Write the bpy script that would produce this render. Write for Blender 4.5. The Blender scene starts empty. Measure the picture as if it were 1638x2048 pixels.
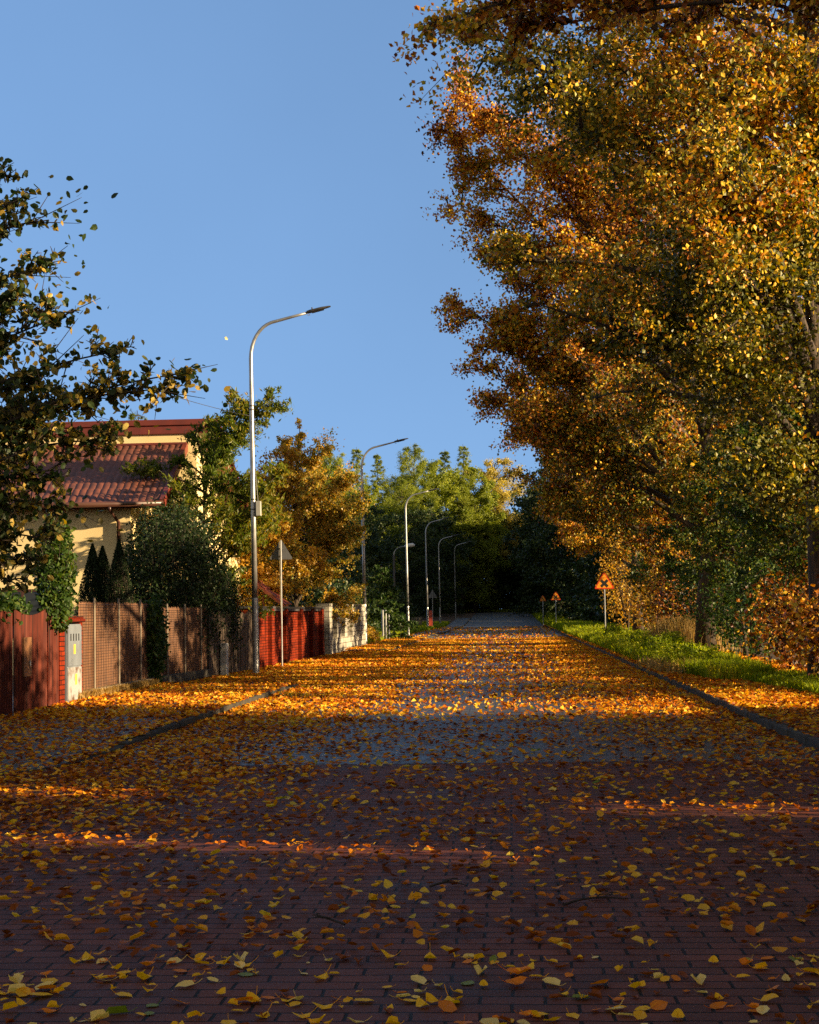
import bpy, math, random
import numpy as np
C = bpy.context
SC = C.scene
COL = SC.collection
R = math.radians

# ------------------------------------------------------------------ camera, sky, sun, exposure
ROLL = R(0.95); YAW = -0.0615782; PITCH = 0.0628251; EYE = np.array([0, 0, 1.5]); FPX = 3200.0
def cam_basis():
    f = np.array([math.sin(YAW)*math.cos(PITCH), math.cos(YAW)*math.cos(PITCH), math.sin(PITCH)])
    r = np.array([math.cos(YAW), -math.sin(YAW), 0]); u = np.cross(r, f)
    return r*math.cos(ROLL)-u*math.sin(ROLL), u*math.cos(ROLL)+r*math.sin(ROLL), f
CB = cam_basis()
def ray(px, py):
    r, u, f = CB
    return f+r*(px-819)/FPX-u*(py-1024)/FPX
def P(px, py, Y):                       # where a sight line meets the vertical plane at distance Y
    d = ray(px, py); return d*(Y/d[1])+EYE
def G(px, py, z=0):                     # where a sight line meets the ground
    d = ray(px, py); return d*((z-1.5)/d[2])+EYE
from mathutils import Matrix, Vector
cam = bpy.data.cameras.new('camera'); co = bpy.data.objects.new('camera', cam); COL.objects.link(co)
r_, u_, f_ = CB
co.matrix_world = Matrix(((r_[0], u_[0], -f_[0], 0), (r_[1], u_[1], -f_[1], 0), (r_[2], u_[2], -f_[2], 1.5), (0, 0, 0, 1)))
cam.sensor_fit = 'HORIZONTAL'; cam.sensor_width = 36; cam.lens = FPX/1638*36
cam.clip_start = 0.1; cam.clip_end = 3000
SC.camera = co

SUN_EL = R(13.5); SUN_AZ = R(105)       # clockwise from +Y
sundir = Vector((math.sin(SUN_AZ)*math.cos(SUN_EL), math.cos(SUN_AZ)*math.cos(SUN_EL), math.sin(SUN_EL)))
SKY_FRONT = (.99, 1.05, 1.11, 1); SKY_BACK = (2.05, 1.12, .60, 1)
w = bpy.data.worlds.new('World'); SC.world = w; w.use_nodes = True
nt = w.node_tree; nt.nodes.clear()
sky = nt.nodes.new('ShaderNodeTexSky'); sky.sky_type = 'NISHITA'; sky.sun_disc = False
sky.sun_elevation = SUN_EL; sky.sun_rotation = SUN_AZ
sky.air_density = 1.0; sky.dust_density = 0.3; sky.ozone_density = 2.0
tint = nt.nodes.new('ShaderNodeMixRGB'); tint.blend_type = 'MULTIPLY'; tint.inputs[0].default_value = 1
tint.inputs[2].default_value = (1.0, 0.98, 1.08, 1)
tcw = nt.nodes.new('ShaderNodeTexCoord'); va = nt.nodes.new('ShaderNodeVectorMath'); va.operation = 'ADD'; va.inputs[1].default_value = (0, 0, .40)
nv_ = nt.nodes.new('ShaderNodeVectorMath'); nv_.operation = 'NORMALIZE'
nt.links.new(tcw.outputs['Generated'], va.inputs[0]); nt.links.new(va.outputs[0], nv_.inputs[0]); nt.links.new(nv_.outputs[0], sky.inputs[0])
bg = nt.nodes.new('ShaderNodeBackground'); bg.inputs[1].default_value = 0.102
out = nt.nodes.new('ShaderNodeOutputWorld')
# warm tint added to the unseen sky behind and overhead to lift ambient light
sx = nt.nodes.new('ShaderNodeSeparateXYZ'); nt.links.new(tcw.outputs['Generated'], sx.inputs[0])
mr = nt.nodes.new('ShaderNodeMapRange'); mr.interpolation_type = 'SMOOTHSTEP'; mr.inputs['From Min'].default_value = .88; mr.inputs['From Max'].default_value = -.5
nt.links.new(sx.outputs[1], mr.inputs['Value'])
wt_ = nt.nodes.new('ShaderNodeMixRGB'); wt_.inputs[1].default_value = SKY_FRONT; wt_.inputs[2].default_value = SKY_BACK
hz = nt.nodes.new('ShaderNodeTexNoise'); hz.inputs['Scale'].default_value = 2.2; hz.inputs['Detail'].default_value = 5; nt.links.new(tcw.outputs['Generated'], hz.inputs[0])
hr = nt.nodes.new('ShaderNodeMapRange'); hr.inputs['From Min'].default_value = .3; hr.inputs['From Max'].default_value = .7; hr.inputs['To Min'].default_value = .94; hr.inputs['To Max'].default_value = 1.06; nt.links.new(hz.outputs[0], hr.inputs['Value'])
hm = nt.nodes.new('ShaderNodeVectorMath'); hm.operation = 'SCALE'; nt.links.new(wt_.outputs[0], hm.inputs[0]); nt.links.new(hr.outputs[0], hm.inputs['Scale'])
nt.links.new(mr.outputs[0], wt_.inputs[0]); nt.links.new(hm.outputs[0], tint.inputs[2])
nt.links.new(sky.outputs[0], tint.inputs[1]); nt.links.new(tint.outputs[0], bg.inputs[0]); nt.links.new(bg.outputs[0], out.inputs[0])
sl = bpy.data.lights.new('sun', 'SUN'); sl.energy = 5.0; sl.angle = R(0.5); sl.color = (1.0, 0.74, 0.42)
so = bpy.data.objects.new('sun', sl); COL.objects.link(so); so.location = (60, -20, 40)
so.rotation_euler = sundir.to_track_quat('Z', 'Y').to_euler()
SC.view_settings.view_transform = 'Standard'; SC.view_settings.look = 'None'
SC.view_settings.exposure = 1.55; SC.view_settings.gamma = 1.0
cy = SC.cycles
cy.max_bounces = 5; cy.diffuse_bounces = 2; cy.glossy_bounces = 2; cy.transmission_bounces = 3; cy.transparent_max_bounces = 4
cy.use_denoising = False
cy.caustics_reflective = False; cy.caustics_refractive = False; cy.sample_clamp_indirect = 4.0

# ------------------------------------------------------------------ object helpers
def tag(o, label=None, cat=None, group=None, kind=None):
    if label: o['label'] = label
    if cat: o['category'] = cat
    if group: o['group'] = group
    if kind: o['kind'] = kind
    return o
def empty(name, loc=(0, 0, 0), rz=0):
    o = bpy.data.objects.new(name, None); COL.objects.link(o); o.location = loc; o.rotation_euler = (0, 0, rz)
    o.empty_display_size = .3
    return o
def copy_tree(o, parent=None):
    c = o.copy(); COL.objects.link(c); c.parent = parent
    for ch in list(o.children): copy_tree(ch, c)
    return c

class MB:
    """collects quads and triangles in numpy chunks"""
    def __init__(s): s.v = []; s.q = []; s.t = []; s.n = 0; s.qa = []; s.ta = []
    def add(s, v, q=None, t=None, qa=None):
        v = np.asarray(v, float).reshape(-1, 3)
        if q is not None and len(q):
            q = np.asarray(q, int).reshape(-1, 4); s.q.append(q+s.n)
            s.qa.append(np.zeros(len(q)) if qa is None else np.asarray(qa, float))
        if t is not None and len(t):
            t = np.asarray(t, int).reshape(-1, 3); s.t.append(t+s.n); s.ta.append(np.zeros(len(t)))
        s.v.append(v); s.n += len(v)
        return s
    def box(s, x0, x1, y0, y1, z0, z1):
        v = [(x, y, z) for z in (z0, z1) for y in (y0, y1) for x in (x0, x1)]
        return s.add(v, [(0, 2, 3, 1), (4, 5, 7, 6), (0, 1, 5, 4), (2, 6, 7, 3), (0, 4, 6, 2), (1, 3, 7, 5)])
    def tube(s, pts, rad, sides=6, cap=True):
        pts = np.asarray(pts, float); n = len(pts); rad = np.broadcast_to(np.asarray(rad, float), (n,))
        d = np.gradient(pts, axis=0); d /= np.linalg.norm(d, axis=1)[:, None]+1e-9
        ref = np.array([0, 0, 1.]) if abs(d[0][2]) < .9 else np.array([1., 0, 0])
        a = np.cross(d, ref); a /= np.linalg.norm(a, axis=1)[:, None]+1e-9
        for i in range(1, n):                     # keep the frame from flipping
            if a[i]@a[i-1] < 0: a[i] = -a[i]
        b = np.cross(d, a)
        th = np.arange(sides)*2*math.pi/sides
        ring = pts[:, None, :]+rad[:, None, None]*(a[:, None, :]*np.cos(th)[None, :, None]+b[:, None, :]*np.sin(th)[None, :, None])
        i = np.arange(n-1)[:, None]*sides; j = np.arange(sides)[None, :]; j2 = (j+1) % sides
        q = np.stack([i+j, i+j2, i+sides+j2, i+sides+j], -1).reshape(-1, 4)
        s.add(ring.reshape(-1, 3), q)
        if cap and sides >= 3:
            base = s.n-n*sides
            c0 = pts[0]; c1 = pts[-1]
            s.v.append(np.array([c0, c1])); k = s.n; s.n += 2
            s.t.append(np.array([(k, base+(x+1) % sides, base+x) for x in range(sides)]+[(k+1, base+(n-1)*sides+x, base+(n-1)*sides+(x+1) % sides) for x in range(sides)]))
            s.ta.append(np.zeros(2*sides))
        return s
    def twigs(s, A, B, r):                        # many thin three-sided sticks at once
        A = np.asarray(A); B = np.asarray(B); d = B-A; d /= np.linalg.norm(d, axis=1)[:, None]+1e-9
        a = np.cross(d, np.array([.3, .2, .93])); a /= np.linalg.norm(a, axis=1)[:, None]+1e-9; b = np.cross(d, a)
        n = len(A); V = []
        for E_, rr in ((A, r), (B, r*.35)):
            for k in range(3):
                t = k*2*math.pi/3; V.append(E_+(a*math.cos(t)+b*math.sin(t))*rr)
        V = np.stack(V, 1); o = np.arange(n)[:, None]*6
        q = np.concatenate([o+np.array([k, (k+1) % 3, 3+(k+1) % 3, 3+k])[None] for k in range(3)])
        return s.add(V.reshape(-1, 3), q)
    def grid(s, Pts):                             # Pts (m,n,3)
        m, n = Pts.shape[:2]; i = np.arange(m-1)[:, None]*n; j = np.arange(n-1)[None]
        q = np.stack([i+j, i+j+1, i+n+j+1, i+n+j], -1).reshape(-1, 4)
        return s.add(Pts.reshape(-1, 3), q)
    def build(s, name, mat, parent=None, smooth=False, attr=False, loc=None):
        me = bpy.data.meshes.new(name)
        V = np.concatenate(s.v) if s.v else np.zeros((0, 3))
        Q = np.concatenate(s.q) if s.q else np.zeros((0, 4), int); T = np.concatenate(s.t) if s.t else np.zeros((0, 3), int)
        me.vertices.add(len(V)); me.vertices.foreach_set('co', V.astype(np.float32).ravel())
        me.loops.add(len(Q)*4+len(T)*3); me.polygons.add(len(Q)+len(T))
        me.loops.foreach_set('vertex_index', np.concatenate([Q.ravel(), T.ravel()]).astype(np.int32))
        st = np.concatenate([np.arange(len(Q))*4, len(Q)*4+np.arange(len(T))*3]).astype(np.int32)
        me.polygons.foreach_set('loop_start', st)
        me.update(calc_edges=True); me.validate()
        me.polygons.foreach_set('use_smooth', np.full(len(me.polygons), bool(smooth)))
        if attr:
            al = me.attributes.new('v', 'FLOAT', 'FACE')
            vals = np.concatenate((s.qa or [np.zeros(0)])+(s.ta or [np.zeros(0)])).astype(np.float32)
            if len(vals) == len(me.polygons): al.data.foreach_set('value', vals)
        for m in (mat if isinstance(mat, (list, tuple)) else [mat]): me.materials.append(m)
        o = bpy.data.objects.new(name, me); COL.objects.link(o); o.parent = parent
        if loc is not None: o.location = loc
        return o
def bevel(o, wd=.01, seg=2):
    m = o.modifiers.new('b', 'BEVEL'); m.width = wd; m.segments = seg; m.limit_method = 'ANGLE'; return o

# ------------------------------------------------------------------ materials
def newmat(name):
    m = bpy.data.materials.new(name); m.use_nodes = True; n = m.node_tree; n.nodes.clear()
    return m, n, n.nodes.new('ShaderNodeOutputMaterial')
def ramp(n, stops):
    r = n.nodes.new('ShaderNodeValToRGB'); e = r.color_ramp.elements
    while len(e) < len(stops): e.new(.5)
    for k, (p, c) in enumerate(stops): e[k].position = p; e[k].color = (*c, 1)
    return r
def leafmat(name, stops, trans=.45, rough=.42, spec=.35):
    m, n, o = newmat(name); L = n.links.new
    a = n.nodes.new('ShaderNodeAttribute'); a.attribute_name = 'v'
    r = ramp(n, stops); L(a.outputs['Fac'], r.inputs[0])
    b = n.nodes.new('ShaderNodeBsdfPrincipled'); b.inputs['Roughness'].default_value = rough
    b.inputs['Specular IOR Level'].default_value = spec
    t = n.nodes.new('ShaderNodeBsdfTranslucent')
    h = n.nodes.new('ShaderNodeHueSaturation'); h.inputs['Saturation'].default_value = 1.15; h.inputs['Value'].default_value = 1.5
    L(r.outputs[0], h.inputs['Color']); L(h.outputs[0], t.inputs[0]); L(r.outputs[0], b.inputs['Base Color'])
    mx = n.nodes.new('ShaderNodeMixShader'); mx.inputs[0].default_value = trans
    L(b.outputs[0], mx.inputs[1]); L(t.outputs[0], mx.inputs[2]); L(mx.outputs[0], o.inputs[0])
    return m
def surf(name, c1, c2=None, scale=4, rough=.7, bump=.0, bscale=40, metal=0, spec=.5, stretch=(1, 1, 1), detail=6, contrast=(.35, .65)):
    m, n, o = newmat(name); L = n.links.new
    tc = n.nodes.new('ShaderNodeTexCoord'); mp = n.nodes.new('ShaderNodeMapping'); mp.inputs['Scale'].default_value = stretch
    L(tc.outputs['Object'], mp.inputs[0])
    nz = n.nodes.new('ShaderNodeTexNoise'); nz.inputs['Scale'].default_value = scale; nz.inputs['Detail'].default_value = detail
    L(mp.outputs[0], nz.inputs[0])
    r = ramp(n, [(contrast[0], c1), (contrast[1], c2 or tuple(x*.7 for x in c1))]); L(nz.outputs[0], r.inputs[0])
    b = n.nodes.new('ShaderNodeBsdfPrincipled'); b.inputs['Roughness'].default_value = rough; b.inputs['Metallic'].default_value = metal
    b.inputs['Specular IOR Level'].default_value = spec
    L(r.outputs[0], b.inputs['Base Color'])
    if bump:
        n2 = n.nodes.new('ShaderNodeTexNoise'); n2.inputs['Scale'].default_value = bscale; n2.inputs['Detail'].default_value = 4; L(mp.outputs[0], n2.inputs[0])
        bp = n.nodes.new('ShaderNodeBump'); bp.inputs['Strength'].default_value = bump; bp.inputs['Distance'].default_value = .02
        L(n2.outputs[0], bp.inputs['Height']); L(bp.outputs[0], b.inputs['Normal'])
    L(b.outputs[0], o.inputs[0]); return m
def brick(name, c1, c2, cm, bw, bh, mort=.008, mode='xy', rough=.6, bump=.6, rot=0, var=.5, gloss=.5, dirt=(.55, 1.0)):
    m, n, o = newmat(name); L = n.links.new
    tc = n.nodes.new('ShaderNodeTexCoord'); sp = n.nodes.new('ShaderNodeSeparateXYZ'); L(tc.outputs['Object'], sp.inputs[0])
    cb = n.nodes.new('ShaderNodeCombineXYZ')
    if mode == 'xy':
        L(sp.outputs[0], cb.inputs[0]); L(sp.outputs[1], cb.inputs[1])
    else:
        ad = n.nodes.new('ShaderNodeMath'); L(sp.outputs[0], ad.inputs[0]); L(sp.outputs[1], ad.inputs[1]); L(ad.outputs[0], cb.inputs[0]); L(sp.outputs[2], cb.inputs[1])
    mp = n.nodes.new('ShaderNodeMapping'); mp.inputs['Rotation'].default_value = (0, 0, rot); L(cb.outputs[0], mp.inputs[0])
    # slight waviness so the joints are not ruled lines
    nw = n.nodes.new('ShaderNodeTexNoise'); nw.inputs['Scale'].default_value = 3; L(mp.outputs[0], nw.inputs[0])
    vs = n.nodes.new('ShaderNodeVectorMath'); vs.operation = 'MULTIPLY_ADD'; vs.inputs[1].default_value = (.03, .03, 0)
    L(nw.outputs['Color'], vs.inputs[0]); L(mp.outputs[0], vs.inputs[2])
    nw2 = n.nodes.new('ShaderNodeTexNoise'); nw2.inputs['Scale'].default_value = 40; L(mp.outputs[0], nw2.inputs[0])
    vs2 = n.nodes.new('ShaderNodeVectorMath'); vs2.operation = 'MULTIPLY_ADD'; vs2.inputs[1].default_value = (.01, .01, 0)
    L(nw2.outputs['Color'], vs2.inputs[0]); L(vs.outputs[0], vs2.inputs[2])
    bt = n.nodes.new('ShaderNodeTexBrick'); L(vs2.outputs[0], bt.inputs[0])
    bt.inputs['Color1'].default_value = (*c1, 1); bt.inputs['Color2'].default_value = (*c2, 1); bt.inputs['Mortar'].default_value = (*cm, 1)
    bt.inputs['Scale'].default_value = 1; bt.inputs['Mortar Size'].default_value = mort; bt.inputs['Mortar Smooth'].default_value = .4
    bt.inputs['Brick Width'].default_value = bw; bt.inputs['Row Height'].default_value = bh
    nz = n.nodes.new('ShaderNodeTexNoise'); nz.inputs['Scale'].default_value = 1.3; nz.inputs['Detail'].default_value = 8; nz.inputs['Roughness'].default_value = .65; L(mp.outputs[0], nz.inputs[0])
    rr = ramp(n, [(.3, (dirt[0],)*3), (.7, (dirt[1],)*3)]); L(nz.outputs[0], rr.inputs[0])
    mm = n.nodes.new('ShaderNodeMixRGB'); mm.blend_type = 'MULTIPLY'; mm.inputs[0].default_value = 1; L(bt.outputs[0], mm.inputs[1]); L(rr.outputs[0], mm.inputs[2])
    b = n.nodes.new('ShaderNodeBsdfPrincipled'); L(mm.outputs[0], b.inputs['Base Color'])
    r3 = ramp(n, [(.3, (rough-.12,)*3), (.7, (rough+.12,)*3)]); L(nz.outputs[0], r3.inputs[0]); L(r3.outputs[0], b.inputs['Roughness'])
    b.inputs['Specular IOR Level'].default_value = gloss
    n3 = n.nodes.new('ShaderNodeTexNoise'); n3.inputs['Scale'].default_value = 120; L(mp.outputs[0], n3.inputs[0])
    iv = n.nodes.new('ShaderNodeMath'); iv.operation = 'MULTIPLY_ADD'; iv.inputs[1].default_value = -1.0; L(bt.outputs['Fac'], iv.inputs[0])
    sc = n.nodes.new('ShaderNodeMath'); sc.operation = 'MULTIPLY'; sc.inputs[1].default_value = .25; L(n3.outputs[0], sc.inputs[0]); L(sc.outputs[0], iv.inputs[2])
    bp = n.nodes.new('ShaderNodeBump'); bp.inputs['Strength'].default_value = bump; bp.inputs['Distance'].default_value = .01
    L(iv.outputs[0], bp.inputs['Height']); L(bp.outputs[0], b.inputs['Normal']); L(b.outputs[0], o.inputs[0])
    return m

M = {}
M['red_paving'] = brick('red paving', (.175, .054, .034), (.11, .037, .025), (.010, .006, .004), .25, .125, .008, rough=.68, gloss=.15, bump=1.0, dirt=(.45, 1.15))
M['grey_paving'] = brick('grey paving', (.105, .108, .112), (.075, .077, .082), (.012, .012, .012), .25, .125, .008, rough=.5, gloss=.4, bump=.7)
M['walk_paving'] = brick('walk paving', (.12, .115, .10), (.085, .08, .07), (.015, .015, .012), .25, .125, .01, rough=.55, rot=R(90))
M['kerb'] = surf('kerb concrete', (.05, .042, .028), (.022, .02, .015), 3, .9, .4, 60)
M['soil'] = surf('leafy soil', (.10, .045, .015), (.035, .025, .012), 1.5, .95, .8, 30)
M['bark'] = surf('bark', (.075, .05, .03), (.02, .015, .011), 6, .9, 1.0, 14, stretch=(3, 3, .35))
M['darkbark'] = surf('dark bark', (.05, .035, .025), (.02, .015, .012), 6, .9, .8, 14, stretch=(3, 3, .35))
M['steel'] = surf('galvanised steel', (.42, .43, .44), (.30, .31, .32), 5, .38, .03, 30, metal=.75)
M['darksteel'] = surf('dark steel', (.06, .06, .065), (.03, .03, .03), 5, .5)
M['signback'] = surf('sign back', (.16, .17, .19), (.12, .125, .14), 3, .5, metal=.2)
AUT = [(0, (.02, .008, .003)), (.25, (.065, .020, .004)), (.40, (.26, .07, .007)), (.54, (.56, .22, .012)), (.68, (.74, .48, .04)), (.8, (.26, .24, .02)), (1, (.022, .034, .007))]
M['lime_leaf'] = leafmat('autumn lime leaves', AUT, .22, .45, .3)
M['litter'] = leafmat('fallen leaves', [(0, (.05, .014, .006)), (.25, (.20, .045, .006)), (.5, (.56, .15, .009)), (.72, (.80, .36, .014)), (.92, (.80, .54, .07)), (1, (.15, .20, .03))], .3, .5, .15)
M['green_leaf'] = leafmat('green leaves', [(0, (.012, .03, .008)), (.6, (.04, .08, .015)), (.88, (.12, .15, .02)), (1, (.40, .30, .05))], .3, .45, .25)
M['dark_leaf'] = leafmat('dark evergreen leaves', [(0, (.008, .018, .006)), (.8, (.025, .045, .012)), (1, (.06, .08, .02))], .2, .5, .2)
M['left_leaf'] = leafmat('left tree leaves', [(0, (.012, .025, .008)), (.5, (.035, .06, .014)), (.72, (.12, .10, .02)), (.86, (.45, .30, .05)), (1, (.62, .48, .14))], .35, .45, .3)
M['pine_leaf'] = leafmat('pine needles', [(0, (.035, .06, .01)), (.5, (.19, .24, .02)), (1, (.42, .42, .04))], .35, .5)
M['birch_leaf'] = leafmat('birch leaves', [(0, (.22, .18, .03)), (1, (.60, .50, .12))], .4, .5)
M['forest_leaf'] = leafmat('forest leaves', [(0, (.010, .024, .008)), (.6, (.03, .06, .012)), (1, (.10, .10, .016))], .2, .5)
M['walnut_leaf'] = leafmat('long leaves', [(0, (.05, .09, .012)), (.4, (.14, .17, .02)), (.7, (.36, .24, .03)), (1, (.46, .20, .02))], .45, .4)
M['gold_leaf'] = leafmat('gold leaves', [(0, (.24, .10, .012)), (.5, (.46, .25, .03)), (.85, (.52, .38, .08)), (1, (.18, .2, .04))], .45, .4)
M['grass'] = leafmat('grass blades', [(0, (.05, .09, .008)), (.5, (.22, .28, .014)), (.8, (.38, .38, .03)), (1, (.44, .32, .06))], .5, .6, .2)
M['straw'] = leafmat('straw grass', [(0, (.26, .16, .05)), (1, (.48, .34, .12))], .4, .6)

# ------------------------------------------------------------------ ground, road, kerbs
def gz(y):
    t = np.clip((np.asarray(y, float)-150)/80, 0, 1); return 1.35*t*t*(3-2*t)
def strip(name, xl, xr, y0, y1, z, mat, ny=None, nx=2, skirt=0):
    ys = np.linspace(y0, y1, ny or max(2, int((y1-y0)/4)))
    fl = xl if callable(xl) else (lambda y: xl+0*y); fr = xr if callable(xr) else (lambda y: xr+0*y)
    t = np.linspace(0, 1, nx)
    X = fl(ys)[:, None]*(1-t)+fr(ys)[:, None]*t
    Pt = np.stack([X, np.repeat(ys[:, None], nx, 1), np.repeat((gz(ys)+(z(ys) if callable(z) else z))[:, None], nx, 1)], -1)
    o = MB().grid(Pt).build(name, mat); return tag(o, kind='structure')
def ground():
    ys = np.concatenate([np.linspace(-60, 150, 30), np.linspace(155, 240, 24), np.linspace(260, 1200, 12)]); xs = np.linspace(-600, 600, 60)
    X, Y = np.meshgrid(xs, ys); Z = gz(Y)-.02
    o = MB().grid(np.stack([X, Y, Z], -1)).build('ground', M['soil'], smooth=True); tag(o, kind='structure')
ground()
def hk(y): return .12+.88*np.clip((np.asarray(y, float)-15.8)/4, 0, 1)
def kr(y): y = np.asarray(y, float); return 3.1+.25*np.clip((21-y)/6, 0, 3)**2*.35
def kl(y): y = np.asarray(y, float); return -4.4-.5*np.clip((16.6-y)/1.3, 0, 6)**2
strip('road_red_paving', -30, 30, -8, 16.0, 0, M['red_paving'])
strip('road_grey_paving', -4.6, lambda y: kr(y)+.1, 16.0, 245, .002, M['grey_paving'])
def walk(name, y0, y1, xo, z, mat, xin=None):
    return strip(name, lambda y: xo+0*y, (xin or (lambda y: kl(y)-.12)), y0, y1, z, mat, ny=60)
walk('pavement', 15.2, 33.2, -9.2, lambda y: .10*hk(y), M['walk_paving'])
strip('driveway_paving', -7.2, -4.55, 33.2, 62, .006, M['walk_paving'])
strip('far_pavement', -6.3, -4.72, 62, 190, .09, M['walk_paving'])
def kerb(name, fx, y0, y1, wd, h, label):
    rt = empty(name, (0, 0, 0)); tag(rt, kind='structure')
    mb = MB(); y = y0
    rnd = random.Random(3)
    while y < y1-.2:
        e = min(y+1.0, y1); hh = (h if e < y1-1 and y > y0+.5 else h*.55)*(hk(y) if name == 'left_kerb' else 1)
        a, b = float(fx(y)), float(fx(e-.012)); z0, z1 = float(gz(y)), float(gz(e))
        j = rnd.uniform(-.006, .006)
        v = [(a+j, y, z0-.1), (a+wd+j, y, z0-.1), (b+j, e-.012, z1-.1), (b+wd+j, e-.012, z1-.1)]
        top = [(a+j, y, z0+hh+j), (a+wd+j, y, z0+hh+j), (b+j, e-.012, z1+hh+j), (b+wd+j, e-.012, z1+hh+j)]
        mb.add(v+top, [(4, 5, 7, 6), (0, 1, 5, 4), (2, 6, 7, 3), (0, 4, 6, 2), (1, 3, 7, 5)])
        y = e
    o = mb.build(name, M['kerb']); bevel(o, .015); tag(o, kind='structure')
    bpy.data.objects.remove(rt)
kerb('left_kerb', lambda y: kl(y)-.13, 14.2, 33.2, .12, .10, '')
kerb('right_kerb', lambda y: kr(y), 13.5, 120, .12, .115, '')
kerb('far_left_kerb', lambda y: -4.74+0*y, 62, 190, .14, .10, '')
strip('right_verge', lambda y: kr(y)+.13, lambda y: kr(y)+12, 13.5, 220, .10, M['soil'], ny=60)
strip('left_verge', -16, -6.3, 69.6, 190, .06, M['soil'])

# ------------------------------------------------------------------ leaves
def rot_leaves(n, rng, up=None, droop=.6, flat=None):
    """unit long axis a and unit normal nn for n leaves"""
    if flat is not None:
        th = rng.uniform(0, 2*math.pi, n); tl = np.abs(rng.normal(0, flat, n)); td = rng.uniform(0, 2*math.pi, n)
        nn = np.stack([np.sin(tl)*np.cos(td), np.sin(tl)*np.sin(td), np.cos(tl)], -1)
        a = np.stack([np.cos(th), np.sin(th), np.zeros(n)], -1)
        a -= nn*(a*nn).sum(1)[:, None]; a /= np.linalg.norm(a, axis=1)[:, None]
        return a, nn
    a = rng.normal(size=(n, 3)); a /= np.linalg.norm(a, axis=1)[:, None]; a[:, 2] -= droop; a /= np.linalg.norm(a, axis=1)[:, None]
    b = rng.normal(size=(n, 3)); nn = np.cross(a, b); nn /= np.linalg.norm(nn, axis=1)[:, None]+1e-9
    return a, nn
def leaves(mb, c, size, rng, kind='quad', aspect=.8, droop=.6, flat=None, val=None, fold=.25, curl=.0):
    n = len(c); a, nn = rot_leaves(n, rng, droop=droop, flat=flat); s = np.cross(nn, a)
    L = (size*rng.uniform(.65, 1.25, n))[:, None]; W = L*aspect*.5
    fo = (fold*rng.uniform(.2, 1.6, n))[:, None]; cu = (curl*rng.uniform(-.3, 1.6, n))[:, None]
    val = rng.uniform(0, 1, n) if val is None else np.clip(val, 0, 1)
    if kind == 'quad':
        V = np.stack([c-a*L*.5, c-a*L*.05+s*W+nn*W*fo, c+a*L*.5, c-a*L*.05-s*W+nn*W*fo], 1)
        mb.add(V.reshape(-1, 3), np.arange(n*4).reshape(-1, 4), qa=val)
    else:
        up = nn
        pts = [c-a*L*.5+up*L*cu*.5,
               c-a*L*.38+s*W*.72+up*(W*fo), c+a*L*.02+s*W+up*(W*fo), c+a*L*.33+s*W*.5+up*(W*fo+L*cu*.5),
               c+a*L*.55+up*L*cu,
               c+a*L*.33-s*W*.5+up*(W*fo+L*cu*.5), c+a*L*.02-s*W+up*(W*fo), c-a*L*.38-s*W*.72+up*(W*fo), c+up*0]
        V = np.stack(pts, 1); k = np.arange(n)[:, None]*9
        q = np.stack([k+np.array([0, 8, 2, 1]), k+np.array([8, 4, 3, 2]), k+np.array([8, 6, 5, 4]), k+np.array([0, 7, 6, 8])], 1).reshape(-1, 4)
        mb.add(V.reshape(-1, 3), q, qa=np.repeat(val, 4))
def clump(p, f=.35, ph=0):
    x, y, z = p[:, 0]*f+ph, p[:, 1]*f+ph*1.7, p[:, 2]*f
    return .5+.5*(np.sin(x*1.7+1.3*np.sin(y*1.1+z))*np.cos(y*1.9+.7*np.sin(z*2.1+x))*.6+.4*np.sin(z*2.3+x*1.3)*np.cos(x*3.1+y*2.7))

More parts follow.
